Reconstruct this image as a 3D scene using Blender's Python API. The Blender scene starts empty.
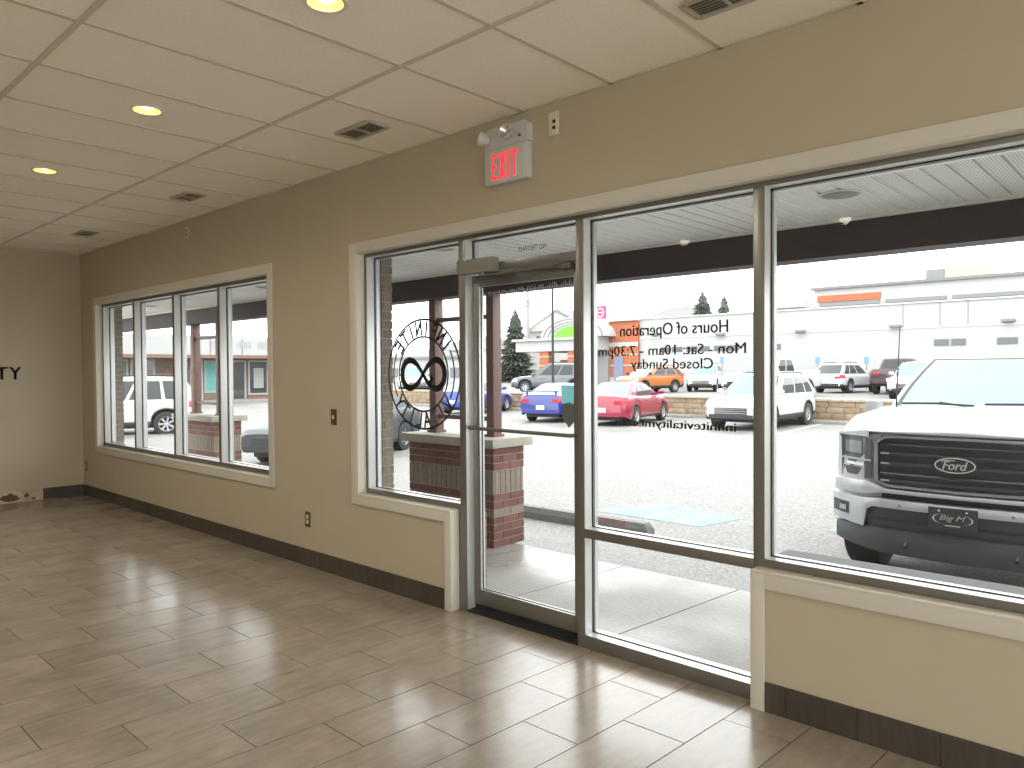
import bpy, bmesh, math, random
from mathutils import Vector, Matrix
random.seed(7)
S = bpy.context.scene
COL = S.collection
PI = math.pi
def rad(d): return d*PI/180

# ------------------------------------------------------------------ camera
F_PX = 742.98
YAW, PITCH, ROLL = 0.746, -0.0196, -0.0069
CAM = Vector((0.0, -3.1963, 1.5414))
def cam_axes():
    fwd = Vector((-math.sin(YAW)*math.cos(PITCH), math.cos(YAW)*math.cos(PITCH), math.sin(PITCH)))
    r = fwd.cross(Vector((0, 0, 1))).normalized()
    u = r.cross(fwd)
    c, s = math.cos(ROLL), math.sin(ROLL)
    return r*c+u*s, u*c-r*s, fwd
RT, UP, FW = cam_axes()
cd = bpy.data.cameras.new('camera'); cam = bpy.data.objects.new('camera', cd); COL.objects.link(cam)
cd.sensor_fit = 'HORIZONTAL'; cd.sensor_width = 36.0; cd.lens = 36.0*F_PX/1024.0
cd.clip_start = 0.02; cd.clip_end = 600
m = Matrix((RT, UP, -FW)).transposed().to_4x4(); m.translation = CAM
cam.matrix_world = m
S.camera = cam

# ------------------------------------------------------------------ sky, exposure
SKY = 4.7
w = bpy.data.worlds.new('overcast_sky'); S.world = w; w.use_nodes = True
nt = w.node_tree; nt.nodes.clear()
out = nt.nodes.new('ShaderNodeOutputWorld'); bg = nt.nodes.new('ShaderNodeBackground')
tc = nt.nodes.new('ShaderNodeTexCoord'); sx = nt.nodes.new('ShaderNodeSeparateXYZ')
rp = nt.nodes.new('ShaderNodeValToRGB')
nt.links.new(tc.outputs['Generated'], sx.inputs[0]); nt.links.new(sx.outputs['Z'], rp.inputs[0])
rp.color_ramp.elements[0].position = 0.0; rp.color_ramp.elements[0].color = (0.86, 0.88, 0.90, 1)
rp.color_ramp.elements[1].position = 0.7; rp.color_ramp.elements[1].color = (1.0, 1.0, 1.0, 1)
nt.links.new(rp.outputs[0], bg.inputs['Color']); bg.inputs['Strength'].default_value = SKY
nt.links.new(bg.outputs[0], out.inputs[0])
S.view_settings.view_transform = 'Standard'; S.view_settings.look = 'None'
S.view_settings.exposure = 0.15; S.view_settings.gamma = 1.0; S.view_settings.use_curve_mapping = False
try:
    S.cycles.use_denoising = True
    S.cycles.max_bounces = 14; S.cycles.diffuse_bounces = 7; S.cycles.transparent_max_bounces = 16
except Exception: pass

# ------------------------------------------------------------------ materials
MATS = {}
def mat(name, col, rough=0.6, metal=0.0, var=0.0, scale=8.0, bump=0.0, island=0.0, spec=0.5, emit=0.0, stretch=None, ior=None, coat=0.0):
    if name in MATS: return MATS[name]
    M = bpy.data.materials.new(name); M.use_nodes = True
    t = M.node_tree; b = t.nodes['Principled BSDF']
    b.inputs['Base Color'].default_value = (*col, 1); b.inputs['Roughness'].default_value = rough
    b.inputs['Metallic'].default_value = metal; b.inputs['Specular IOR Level'].default_value = spec
    if ior: b.inputs['IOR'].default_value = ior
    if coat: b.inputs['Coat Weight'].default_value = coat; b.inputs['Coat Roughness'].default_value = 0.04
    if emit:
        b.inputs['Emission Color'].default_value = (*col, 1); b.inputs['Emission Strength'].default_value = emit
    if var or bump or island:
        co = t.nodes.new('ShaderNodeTexCoord'); mp = t.nodes.new('ShaderNodeMapping')
        if stretch: mp.inputs['Scale'].default_value = stretch
        n = t.nodes.new('ShaderNodeTexNoise'); n.inputs['Scale'].default_value = scale; n.inputs['Detail'].default_value = 6
        t.links.new(co.outputs['Object'], mp.inputs[0]); t.links.new(mp.outputs[0], n.inputs['Vector'])
        val = t.nodes.new('ShaderNodeMapRange')
        val.inputs['From Min'].default_value = 0.3; val.inputs['From Max'].default_value = 0.7
        val.inputs['To Min'].default_value = 1-var; val.inputs['To Max'].default_value = 1+var
        t.links.new(n.outputs[0], val.inputs[0]); v = val.outputs[0]
        if island:
            g = t.nodes.new('ShaderNodeNewGeometry'); r2 = t.nodes.new('ShaderNodeMapRange')
            r2.inputs['To Min'].default_value = 1-island; r2.inputs['To Max'].default_value = 1+island
            t.links.new(g.outputs['Random Per Island'], r2.inputs[0])
            mu = t.nodes.new('ShaderNodeMath'); mu.operation = 'MULTIPLY'
            t.links.new(v, mu.inputs[0]); t.links.new(r2.outputs[0], mu.inputs[1]); v = mu.outputs[0]
        vm = t.nodes.new('ShaderNodeVectorMath'); vm.operation = 'SCALE'; vm.inputs[0].default_value = col
        t.links.new(v, vm.inputs['Scale']); t.links.new(vm.outputs[0], b.inputs['Base Color'])
        if bump:
            bp = t.nodes.new('ShaderNodeBump'); bp.inputs['Strength'].default_value = bump; bp.inputs['Distance'].default_value = 0.01
            t.links.new(n.outputs[0], bp.inputs['Height']); t.links.new(bp.outputs[0], b.inputs['Normal'])
    MATS[name] = M
    return M
def glass_mat(name, tint=(0.93, 0.96, 0.95), refl=1.0):
    M = bpy.data.materials.new(name); M.use_nodes = True; t = M.node_tree; t.nodes.clear()
    o = t.nodes.new('ShaderNodeOutputMaterial'); mx = t.nodes.new('ShaderNodeMixShader')
    tr = t.nodes.new('ShaderNodeBsdfTransparent'); tr.inputs[0].default_value = (*tint, 1)
    gl = t.nodes.new('ShaderNodeBsdfGlossy'); gl.inputs['Roughness'].default_value = 0.0
    fr = t.nodes.new('ShaderNodeFresnel'); fr.inputs['IOR'].default_value = 1.45
    mu = t.nodes.new('ShaderNodeMath'); mu.operation = 'MULTIPLY'; mu.inputs[1].default_value = refl
    t.links.new(fr.outputs[0], mu.inputs[0]); t.links.new(mu.outputs[0], mx.inputs[0])
    t.links.new(tr.outputs[0], mx.inputs[1]); t.links.new(gl.outputs[0], mx.inputs[2]); t.links.new(mx.outputs[0], o.inputs[0])
    return M

M_WALL = mat('beige_wall_paint', (0.46, 0.395, 0.285), 0.75, var=0.02, scale=3, bump=0.02)
M_TRIM = mat('cream_trim_paint', (0.60, 0.56, 0.47), 0.45)
M_CEIL = mat('ceiling_tile', (0.90, 0.83, 0.715), 0.9, var=0.03, scale=60, island=0.03)
M_GRID = mat('ceiling_grid_metal', (0.60, 0.54, 0.445), 0.5)
M_GROUT = mat('dark_grout', (0.055, 0.045, 0.037), 0.8)
M_BASE = mat('baseboard_tile', (0.062, 0.049, 0.038), 0.45, var=0.18, scale=5, island=0.12, stretch=(9, 9, 1))
M_ALU = mat('anodized_aluminium', (0.27, 0.265, 0.25), 0.32, metal=0.85, var=0.02)
M_ALU_LIT = mat('sky_lit_aluminium', (0.66, 0.66, 0.65), 0.34, metal=0.4)  # brighter copy of the frame metal, daylight on the sides put into colour
M_ALU_D = mat('dark_aluminium', (0.16, 0.155, 0.15), 0.4, metal=0.5)
M_RUB = mat('black_gasket_rubber', (0.015, 0.015, 0.016), 0.6)
M_GLASS = glass_mat('window_glass')
M_WHITE_P = mat('white_plastic', (0.56, 0.555, 0.52), 0.4)
M_IVORY = mat('ivory_plastic', (0.66, 0.60, 0.50), 0.4)
M_BROWN_P = mat('brown_plastic', (0.09, 0.06, 0.04), 0.4)
M_BLACK = mat('black_vinyl', (0.02, 0.02, 0.022), 0.5)
M_GREYV = mat('dark_grey_vinyl', (0.09, 0.09, 0.095), 0.5)
M_RED_L = mat('red_lit_letters', (1.0, 0.035, 0.06), 0.5, emit=0.9)
M_VENT = mat('vent_metal', (0.45, 0.405, 0.33), 0.5)
M_VENT_D = mat('vent_dark', (0.17, 0.15, 0.12), 0.7)

def floor_mat():
    M = bpy.data.materials.new('glazed_floor_tile'); M.use_nodes = True; t = M.node_tree; b = t.nodes['Principled BSDF']
    co = t.nodes.new('ShaderNodeTexCoord'); g = t.nodes.new('ShaderNodeNewGeometry')
    ad = t.nodes.new('ShaderNodeVectorMath'); ad.operation = 'MULTIPLY_ADD'
    cmb = t.nodes.new('ShaderNodeCombineXYZ')
    for k in range(3): t.links.new(g.outputs['Random Per Island'], cmb.inputs[k])
    ad.inputs[1].default_value = (37.0, 53.0, 29.0)
    t.links.new(cmb.outputs[0], ad.inputs[0]); t.links.new(co.outputs['Object'], ad.inputs[2])
    def noise(sc, stretch, det=5, rough=0.6):
        mp = t.nodes.new('ShaderNodeMapping'); mp.inputs['Scale'].default_value = stretch
        n = t.nodes.new('ShaderNodeTexNoise'); n.inputs['Scale'].default_value = sc; n.inputs['Detail'].default_value = det; n.inputs['Roughness'].default_value = rough
        t.links.new(ad.outputs[0], mp.inputs[0]); t.links.new(mp.outputs[0], n.inputs['Vector']); return n.outputs[0]
    n1 = noise(5.0, (5, 1, 1)); n2 = noise(3.0, (1, 1, 1), 7)
    r = t.nodes.new('ShaderNodeValToRGB'); e = r.color_ramp.elements
    e[0].position = 0.32; e[0].color = (0.22, 0.181, 0.14, 1); e[1].position = 0.68; e[1].color = (0.35, 0.296, 0.234, 1)
    mx = t.nodes.new('ShaderNodeMath'); mx.operation = 'MULTIPLY_ADD'; mx.inputs[1].default_value = 0.45
    mh = t.nodes.new('ShaderNodeMath'); mh.operation = 'MULTIPLY'; mh.inputs[1].default_value = 0.55
    t.links.new(n2, mh.inputs[0]); t.links.new(n1, mx.inputs[0]); t.links.new(mh.outputs[0], mx.inputs[2]); t.links.new(mx.outputs[0], r.inputs[0])
    rr = t.nodes.new('ShaderNodeMapRange'); rr.inputs['To Min'].default_value = 0.95; rr.inputs['To Max'].default_value = 1.05
    t.links.new(g.outputs['Random Per Island'], rr.inputs[0])
    vm = t.nodes.new('ShaderNodeVectorMath'); vm.operation = 'SCALE'
    t.links.new(r.outputs[0], vm.inputs[0]); t.links.new(rr.outputs[0], vm.inputs['Scale']); t.links.new(vm.outputs[0], b.inputs['Base Color'])
    ro = t.nodes.new('ShaderNodeMapRange'); ro.inputs['From Min'].default_value = 0.3; ro.inputs['From Max'].default_value = 0.7
    ro.inputs['To Min'].default_value = 0.15; ro.inputs['To Max'].default_value = 0.27
    t.links.new(n2, ro.inputs[0]); t.links.new(ro.outputs[0], b.inputs['Roughness'])
    bp = t.nodes.new('ShaderNodeBump'); bp.inputs['Strength'].default_value = 0.12; bp.inputs['Distance'].default_value = 0.004
    t.links.new(n1, bp.inputs['Height']); t.links.new(bp.outputs[0], b.inputs['Normal'])
    b.inputs['Specular IOR Level'].default_value = 0.9
    return M
M_FLOOR = floor_mat()

# ------------------------------------------------------------------ mesh helpers
class MB:
    """collects shapes and links them as ONE mesh object"""
    def __init__(s): s.v = []; s.f = []; s.mi = []; s.m = 0
    def add(s, vs, fs):
        o = len(s.v); s.v += [tuple(p) for p in vs]
        for f in fs: s.f.append(tuple(i+o for i in f)); s.mi.append(s.m)
        return s
    def box(s, x0, x1, y0, y1, z0, z1):
        vs = [(x, y, z) for x in (x0, x1) for y in (y0, y1) for z in (z0, z1)]
        return s.add(vs, [(0, 1, 3, 2), (4, 6, 7, 5), (0, 4, 5, 1), (2, 3, 7, 6), (0, 2, 6, 4), (1, 5, 7, 3)])
    def bbox(s, x0, x1, y0, y1, z0, z1, b):
        """box with chamfered edges"""
        bm = bmesh.new(); bmesh.ops.create_cube(bm, size=1)
        for v in bm.verts:
            v.co = Vector(((x0+x1)/2+v.co.x*(x1-x0), (y0+y1)/2+v.co.y*(y1-y0), (z0+z1)/2+v.co.z*(z1-z0)))
        bmesh.ops.bevel(bm, geom=bm.edges[:], offset=b, segments=2, affect='EDGES', profile=0.6)
        bm.verts.index_update(); s.add([v.co[:] for v in bm.verts], [[v.index for v in f.verts] for f in bm.faces]); bm.free(); return s
    def quad(s, a, b, c, d): return s.add([a, b, c, d], [(0, 1, 2, 3)])
    def prism(s, poly, axis, a, b):
        """poly: 2D points in the two other axes (in xyz order), extruded from a to b along axis"""
        def P(p, h):
            q = list(p); q.insert(axis, h); return tuple(q)
        n = len(poly)
        vs = [P(p, a) for p in poly]+[P(p, b) for p in poly]
        return s.add(vs, [tuple(range(n)), tuple(range(2*n-1, n-1, -1))]+[(i, (i+1) % n, n+(i+1) % n, n+i) for i in range(n)])
    def tube(s, pts, r, n=10, cap=True):
        pts = [Vector(p) for p in pts]; rs = r if isinstance(r, (list, tuple)) else [r]*len(pts)
        rings = []
        for i, p in enumerate(pts):
            d = (pts[min(i+1, len(pts)-1)]-pts[max(i-1, 0)]).normalized()
            a = d.orthogonal().normalized() if i == 0 else (a-d*a.dot(d)).normalized()
            b = d.cross(a)
            rings.append([p+(a*math.cos(2*PI*k/n)+b*math.sin(2*PI*k/n))*rs[i] for k in range(n)])
        vs = [q for rg in rings for q in rg]; fs = []
        for i in range(len(pts)-1):
            for k in range(n): fs.append((i*n+k, i*n+(k+1) % n, (i+1)*n+(k+1) % n, (i+1)*n+k))
        if cap: fs += [tuple(range(n-1, -1, -1)), tuple(range((len(pts)-1)*n, len(pts)*n))]
        return s.add(vs, fs)
    def lathe(s, prof, c=(0, 0, 0), axis=2, n=24, closed=False):
        """prof: (radius, height) pairs around an axis"""
        vs = []; fs = []; m = len(prof)
        for k in range(n):
            a = 2*PI*k/n
            for r, h in prof:
                q = [r*math.cos(a), r*math.sin(a)]; q.insert(axis, h)
                vs.append((q[0]+c[0], q[1]+c[1], q[2]+c[2]))
        for k in range(n):
            for i in range(m-1 if not closed else m):
                j = (i+1) % m; k2 = (k+1) % n
                fs.append((k*m+i, k2*m+i, k2*m+j, k*m+j))
        return s.add(vs, fs)
    def grid(s, P, flip=False):
        R, Cn = len(P), len(P[0]); vs = [p for r in P for p in r]; fs = []
        for i in range(R-1):
            for j in range(Cn-1):
                f = (i*Cn+j, i*Cn+j+1, (i+1)*Cn+j+1, (i+1)*Cn+j); fs.append(f[::-1] if flip else f)
        return s.add(vs, fs)
    def xf(s, M, start=0):
        for i in range(start, len(s.v)): s.v[i] = tuple(M @ Vector(s.v[i]))
        return s
    def mesh(s, name, mats, smooth=None, fix=True):
        me = bpy.data.meshes.new(name); me.from_pydata(s.v, [], s.f)
        for mm in (mats if isinstance(mats, (list, tuple)) else [mats]): me.materials.append(mm)
        me.polygons.foreach_set('material_index', s.mi)
        if fix:
            bm = bmesh.new(); bm.from_mesh(me); bmesh.ops.recalc_face_normals(bm, faces=bm.faces[:]); bm.to_mesh(me); bm.free()
        if smooth:
            me.polygons.foreach_set('use_smooth', [True]*len(me.polygons)); me.set_sharp_from_angle(angle=rad(smooth))
        me.update(); return me
    def build(s, name, mats, parent=None, smooth=None, fix=True):
        return link(name, s.mesh(name, mats, smooth, fix), parent)
def link(name, data, parent=None):
    o = bpy.data.objects.new(name, data); COL.objects.link(o)
    if parent is not None: o.parent = parent
    return o
def tag(o, label, cat, group=None, kind=None):
    o['label'] = label; o['category'] = cat
    if group: o['group'] = group
    if kind: o['kind'] = kind
    return o
def struct(o): o['kind'] = 'structure'; return o
def empty(name, loc=(0, 0, 0), rz=0.0, parent=None):
    o = bpy.data.objects.new(name, None); COL.objects.link(o); o.location = loc; o.rotation_euler = (0, 0, rz); o.empty_display_size = 0.1
    if parent is not None: o.parent = parent
    return o
def copy_tree(o, parent=None):
    c = o.copy(); COL.objects.link(c); c.parent = parent
    for ch in list(o.children): copy_tree(ch, c)
    return c
def text_mb(mb, s, w=None, h=None, extr=0.0006, shear=0.0, off=0.0, align='LEFT', bold=0.0):
    """adds text to mb in the local u,v plane starting at 0,0 (returns width)"""
    cu = bpy.data.curves.new('t', 'FONT'); cu.body = s; cu.extrude = extr; cu.shear = shear; cu.resolution_u = 3
    o = bpy.data.objects.new('t', cu); me = bpy.data.meshes.new_from_object(o)
    vs = [v.co.copy() for v in me.vertices]; fs = [tuple(p.vertices) for p in me.polygons]
    bpy.data.objects.remove(o); bpy.data.curves.remove(cu); bpy.data.meshes.remove(me)
    x0 = min(v.x for v in vs); x1 = max(v.x for v in vs); y0 = min(v.y for v in vs); y1 = max(v.y for v in vs)
    sx_ = w/(x1-x0) if w else None; sy_ = h/(y1-y0) if h else None
    sx_ = sx_ or sy_; sy_ = sy_ or sx_
    W = (x1-x0)*sx_; o0 = {'LEFT': 0, 'CENTER': -W/2, 'RIGHT': -W}[align]
    for dx in ((0,) if not bold else (-bold, 0, bold)): mb.add([((v.x-x0)*sx_+o0+dx*(y1-y0)*sy_, (v.y-y0)*sy_+off, v.z) for v in vs], fs)
    return W
def outward(cx, y, cz):
    """u,v plane on the glass, reads the right way round from outside (+y)"""
    return Matrix(((-1, 0, 0, cx), (0, 0, 1, y), (0, 1, 0, cz), (0, 0, 0, 1)))
def at(px, py, Y):
    """the point at depth plane y = Y seen in direction px,py of the photograph"""
    d = RT*((px-512)/F_PX)+UP*(-(py-384)/F_PX)+FW
    t = (Y-CAM.y)/d.y
    return CAM+d*t
def atx(px, py, X):
    d = RT*((px-512)/F_PX)+UP*(-(py-384)/F_PX)+FW
    t = (X-CAM.x)/d.x
    return CAM+d*t

# ================================================================== ROOM SHELL
H = 3.014; XL = -10.323; XR = 3.6; YB = -6.6
# floor: individual tiles laid in a half bond, slightly skewed to the shop front
fb = MB(); fb.m = 0
fb.box(XL-0.1, XR+0.1, YB-0.1, 0.16, -0.12, -0.0025)
fb.m = 1
PX, PY, SK, X0 = 0.3037, 0.6, 0.057, -1.8136
def clip_poly(poly, a, b, c):
    out_ = []
    for i in range(len(poly)):
        p, q = poly[i], poly[(i+1) % len(poly)]
        dp = a*p[0]+b*p[1]-c; dq = a*q[0]+b*q[1]-c
        if dp <= 0: out_.append(p)
        if dp*dq < 0:
            t = dp/(dp-dq); out_.append((p[0]+t*(q[0]-p[0]), p[1]+t*(q[1]-p[1])))
    return out_
gp = 0.0023
for k in range(-19, 32):
    for j in range(-13, 2):
        ya = -0.2-(0.3 if k % 2 else 0.0)+j*PY+gp; yb = ya+PY-2*gp
        xa = lambda y: X0-k*PX+SK*y-gp; xb = lambda y: X0-(k+1)*PX+SK*y+gp
        pl = [(xb(ya), ya), (xa(ya), ya), (xa(yb), yb), (xb(yb), yb)]
        for (a, b_, c) in ((1, 0, XR), (-1, 0, -XL), (0, 1, 0.10), (0, -1, -YB)): pl = clip_poly(pl, a, b_, c)
        if len(pl) < 3: continue
        tx, ty, tz = random.gauss(0, 0.0016), random.gauss(0, 0.0011), 0.0
        cx_, cy_ = sum(p[0] for p in pl)/len(pl), sum(p[1] for p in pl)/len(pl)
        n = len(pl)
        top = [(p[0], p[1], tz+tx*(p[0]-cx_)+ty*(p[1]-cy_)) for p in pl]; bot = [(p[0], p[1], -0.008) for p in pl]
        fb.add(top+bot, [tuple(range(n))]+[(i, (i+1) % n, n+(i+1) % n, n+i) for i in range(n)])
struct(fb.build('floor', [M_GROUT, M_FLOOR]))

# ceiling: lay-in tiles in a metal grid, with round holes for the can lights
GX, GY = -2.2371, -0.8892
CANS = [(-2.579, -1.49), (-4.36, -1.49), (-6.19, -1.50)]
FILL_CANS = [(-8.0, -1.50)]
BACK_FILL_CANS = [(x, -4.2) for x in (1.0, -0.8, -2.58, -4.36, -6.19, -8.0)]  # this row and the one above: cans added out of view for brightness
CR = 0.075
cb = MB()
xs = sorted([GX+0.61*i for i in range(-30, 30) if XL < GX+0.61*i < XR]+[XL, XR])
ys = sorted([y for y in (GY-1.22*i for i in range(0, 8)) if y > YB]+[0.0, YB])
cb.m = 0
for i in range(len(xs)-1):
    for j in range(len(ys)-1):
        x0, x1, y0, y1 = xs[i], xs[i+1], ys[j], ys[j+1]
        hole = [c for c in CANS+FILL_CANS+BACK_FILL_CANS if x0+0.08 < c[0] < x1-0.08 and y0+0.08 < c[1] < y1-0.08]
        z = H+0.003
        if not hole: cb.quad((x0, y0, z), (x1, y0, z), (x1, y1, z), (x0, y1, z))
        else:
            cx, cy = hole[0]; n = 32; vs = []; fs = []
            for k in range(n):
                a = 2*PI*k/n+PI/n; ca, sa = math.cos(a), math.sin(a)
                tx = ((x1-cx)/ca if ca > 0 else (x0-cx)/ca) if abs(ca) > 1e-6 else 1e9
                ty = ((y1-cy)/sa if sa > 0 else (y0-cy)/sa) if abs(sa) > 1e-6 else 1e9
                t_ = min(tx, ty)
                vs += [(cx+CR*ca, cy+CR*sa, z), (cx+t_*ca, cy+t_*sa, z)]
            for k in range(n):
                q = (k+1) % n; fs.append((2*k, 2*k+1, 2*q+1, 2*q))
            for (qx, qy) in ((x0, y0), (x1, y0), (x1, y1), (x0, y1)):
                best = sorted(range(n), key=lambda k: (vs[2*k+1][0]-qx)**2+(vs[2*k+1][1]-qy)**2)[:2]
                vs.append((qx, qy, z)); fs.append((2*best[0]+1, len(vs)-1, 2*best[1]+1))
            cb.add(vs, fs)
cb.m = 1
for x in xs[1:-1]: cb.box(x-0.012, x+0.012, YB, 0, H-0.004, H+0.002)
for y in ys[1:-1]: cb.box(XL, XR, y-0.012, y+0.012, H-0.0045, H+0.0015)
cb.box(XL, XR, -0.02, 0, H-0.004, H+0.002); cb.box(XL, XL+0.02, YB, 0, H-0.004, H+0.002)
cb.m = 2
cb.box(XL-0.1, XR+0.1, YB-0.1, 0.15, H+0.2, H+0.3)
struct(cb.build('ceiling', [M_CEIL, M_GRID, M_GROUT], fix=False))

# front wall with openings
WA = (-9.79, -5.715, 0.635, 2.372)       # left window opening
WBX = (-4.48, 2.4); WBT = 2.394; DX = (-3.487, -1.478)   # store front
wb = MB(); T = 0.15
wb.box(XL, WA[0], 0, T, 0, H+0.2); wb.box(WA[0], WA[1], 0, T, 0, WA[2]); wb.box(WA[0], WA[1], 0, T, WA[3], H+0.2)
wb.box(WA[1], WBX[0], 0, T, 0, H+0.2); wb.box(WBX[0], DX[0], 0, T, 0, 0.637); wb.box(DX[1], WBX[1], 0, T, 0, 0.622)
wb.box(WBX[0], WBX[1], 0, T, WBT, H+0.2); wb.box(WBX[1], XR+0.1, 0, T, 0, H+0.2)
struct(wb.build('wall_front', M_WALL))
# exterior brick leaf
M_BRK_T = mat('tan_brick', (0.22, 0.185, 0.145), 0.85, var=0.15, scale=20, island=0.12)
M_BRK_R = mat('red_brick', (0.155, 0.07, 0.056), 0.85, var=0.2, scale=20, island=0.2)
M_MORT = mat('mortar', (0.3276, 0.2886, 0.2418), 0.9)
def brick_wall(mb, x0, x1, y0, y1, z0, z1, cl=0.0677, bl=0.2, gap=0.009, pick=None):
    """bricks around the four sides of a block; material index 0 mortar, 1 tan, 2 red"""
    mb.m = 0; g = 0.006
    mb.box(x0+g, x1-g, y0+g, y1-g, z0, z1)
    z = z0; row = 0
    while z < z1-0.02:
        hgt, mi, sol = pick(row) if pick else (cl, 1, False)
        if z+hgt > z1: hgt = z1-z
        L_ = 0.0677 if sol else bl
        mb.m = mi
        for (a0, a1, fn) in ((x0, x1, 'x0'), (x0, x1, 'x1'), (y0, y1, 'y0'), (y0, y1, 'y1')):
            if fn in ('y0', 'y1'): a0, a1 = a0+0.0205, a1-0.0205
            a = a0-(0 if (row % 2 == 0 or sol) else L_/2)
            while a < a1-0.01:
                b0 = max(a, a0); b1 = min(a+L_-gap, a1)
                if b1-b0 > 0.004:
                    e = 0.02
                    za, zb2 = z+gap/2, z+hgt-gap/2
                    if fn == 'x0': mb.box(b0, b1, y0, y0+e, za, zb2)
                    elif fn == 'x1': mb.box(b0, b1, y1-e, y1, za, zb2)
                    elif fn == 'y0': mb.box(x0, x0+e, b0, b1, za, zb2)
                    else: mb.box(x1-e, x1, b0, b1, za, zb2)
                a += L_
        z += hgt; row += 1
eb = MB()
brick_wall(eb, -10.6, -9.765, 0.19, 0.29, -0.05, 2.46); brick_wall(eb, -5.73, -4.435, 0.19, 0.29, -0.05, 2.46)
brick_wall(eb, -9.76, -5.735, 0.19, 0.29, -0.05, 0.6); brick_wall(eb, -4.43, -3.46, 0.19, 0.29, -0.05, 0.6)
brick_wall(eb, -1.45, 2.4, 0.19, 0.29, -0.05, 0.59); brick_wall(eb, 2.4, XR, 0.19, 0.29, -0.05, 2.46)
eb.m = 0
eb.box(XL, XR, 0.15, 0.19, -0.05, 0.0); eb.box(XL, XR, 0.19, 0.29, 2.46, 3.2)
for (a, b_, c, d) in ((XL, -9.80, -0.05, 2.46), (-5.70, -4.49, -0.05, 2.46), (-9.8, -5.7, -0.05, 0.6), (-4.49, -3.47, -0.05, 0.6), (-1.46, 2.4, -0.05, 0.59), (XL, XR, 2.42, 3.2)):
    eb.box(a, b_, 0.15, 0.19, c, d)
eb.m = 3; eb.box(-1.449, 2.4, 0.191, 0.325, 0.6, 0.664); eb.m = 0
struct(eb.build('wall_exterior', [M_MORT, M_BRK_T, M_BRK_R, mat('grey_sill_metal', (0.075, 0.075, 0.074), 0.6)]))
struct(MB().box(XL-0.12, XL, YB-0.1, 0.15, 0, H+0.2).build('wall_left', M_WALL))
M_CRM = mat('cream_bounce_paint', (0.72, 0.68, 0.60), 0.75, var=0.02, scale=3)  # unseen walls, made paler to bounce more light into the room
# windows added out of view, right side and back, to brighten the room
FILL_RW = (-6.4, -0.4, 0.08, 2.8); FILL_BW = (0.3, 3.3, 0.7, 2.8)
wr = MB()
for bx in ((YB-0.1, FILL_RW[0], 0, H+0.2), (FILL_RW[1], 0.15, 0, H+0.2), (FILL_RW[0], FILL_RW[1], 0, FILL_RW[2]), (FILL_RW[0], FILL_RW[1], FILL_RW[3], H+0.2)): wr.box(XR, XR+0.12, *bx)
struct(wr.build('wall_right', M_CRM))
wr = MB()
for bx in ((XL, FILL_BW[0], 0, H+0.2), (FILL_BW[1], XR, 0, H+0.2), (FILL_BW[0], FILL_BW[1], 0, FILL_BW[2]), (FILL_BW[0], FILL_BW[1], FILL_BW[3], H+0.2)): wr.box(bx[0], bx[1], YB-0.12, YB, bx[2], bx[3])
struct(wr.build('wall_back', M_CRM))
def fill_window(name, axis, plane, a0, a1, z0, z1, n):
    f = MB(); t_ = 0.03
    def bar(u0, u1, v0, v1): f.box(plane-t_, plane+t_, u0, u1, v0, v1) if axis == 0 else f.box(u0, u1, plane-t_, plane+t_, v0, v1)
    bar(a0, a1, z0, z0+0.05); bar(a0, a1, z1-0.05, z1)
    for k in range(n+1): u = a0+0.025+(a1-a0-0.05)*k/n; bar(u-0.025, u+0.025, z0+0.05, z1-0.05)
    o = struct(f.build(name, M_ALU)); g = MB()
    for k in range(n):
        u0 = a0+0.05+(a1-a0-0.05)*k/n; u1 = u0+(a1-a0-0.05)/n-0.05; g = MB()
        if axis == 0: g.quad((plane, u0, z0+0.05), (plane, u1, z0+0.05), (plane, u1, z1-0.05), (plane, u0, z1-0.05))
        else: g.quad((u0, plane, z0+0.05), (u1, plane, z0+0.05), (u1, plane, z1-0.05), (u0, plane, z1-0.05))
        g.build('pane', M_GLASS, o)
fill_window('added_window_right', 0, XR+0.06, FILL_RW[0], FILL_RW[1], FILL_RW[2], FILL_RW[3], 5)
fill_window('added_window_back', 1, YB-0.06, FILL_BW[0], FILL_BW[1], FILL_BW[2], FILL_BW[3], 2)

# baseboards of dark tile
def base_tiles(mb, a0, a1, fn, off=0.0):
    a = a0+off
    if off > 0: fn(a0, a0+off-0.003)
    while a < a1-0.01:
        fn(a, min(a+PX-0.003, a1)); a += PX
bb = MB()
bb.m = 1; bb.box(XL, -3.545, -0.006, -0.0005, 0.0, 0.131); bb.box(-1.416, XR, -0.006, -0.0005, 0.0, 0.131)
bb.m = 0
f1 = lambda a, b_: bb.box(a, b_, -0.012, -0.004, 0.0015, 0.134)
base_tiles(bb, XL+0.013, -3.545, f1, 0.17); base_tiles(bb, -1.416, XR, f1, 0.095)
struct(bb.build('baseboard_front', [M_BASE, M_GROUT]))
bl_ = MB(); bl_.m = 0
f2 = lambda a, b_: bl_.box(XL+0.0005, XL+0.012, a, b_, 0.0015, 0.134)
base_tiles(bl_, -0.452, -0.012, f2, 0.30)
struct(bl_.build('baseboard_left', [M_BASE, M_GROUT]))

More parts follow.
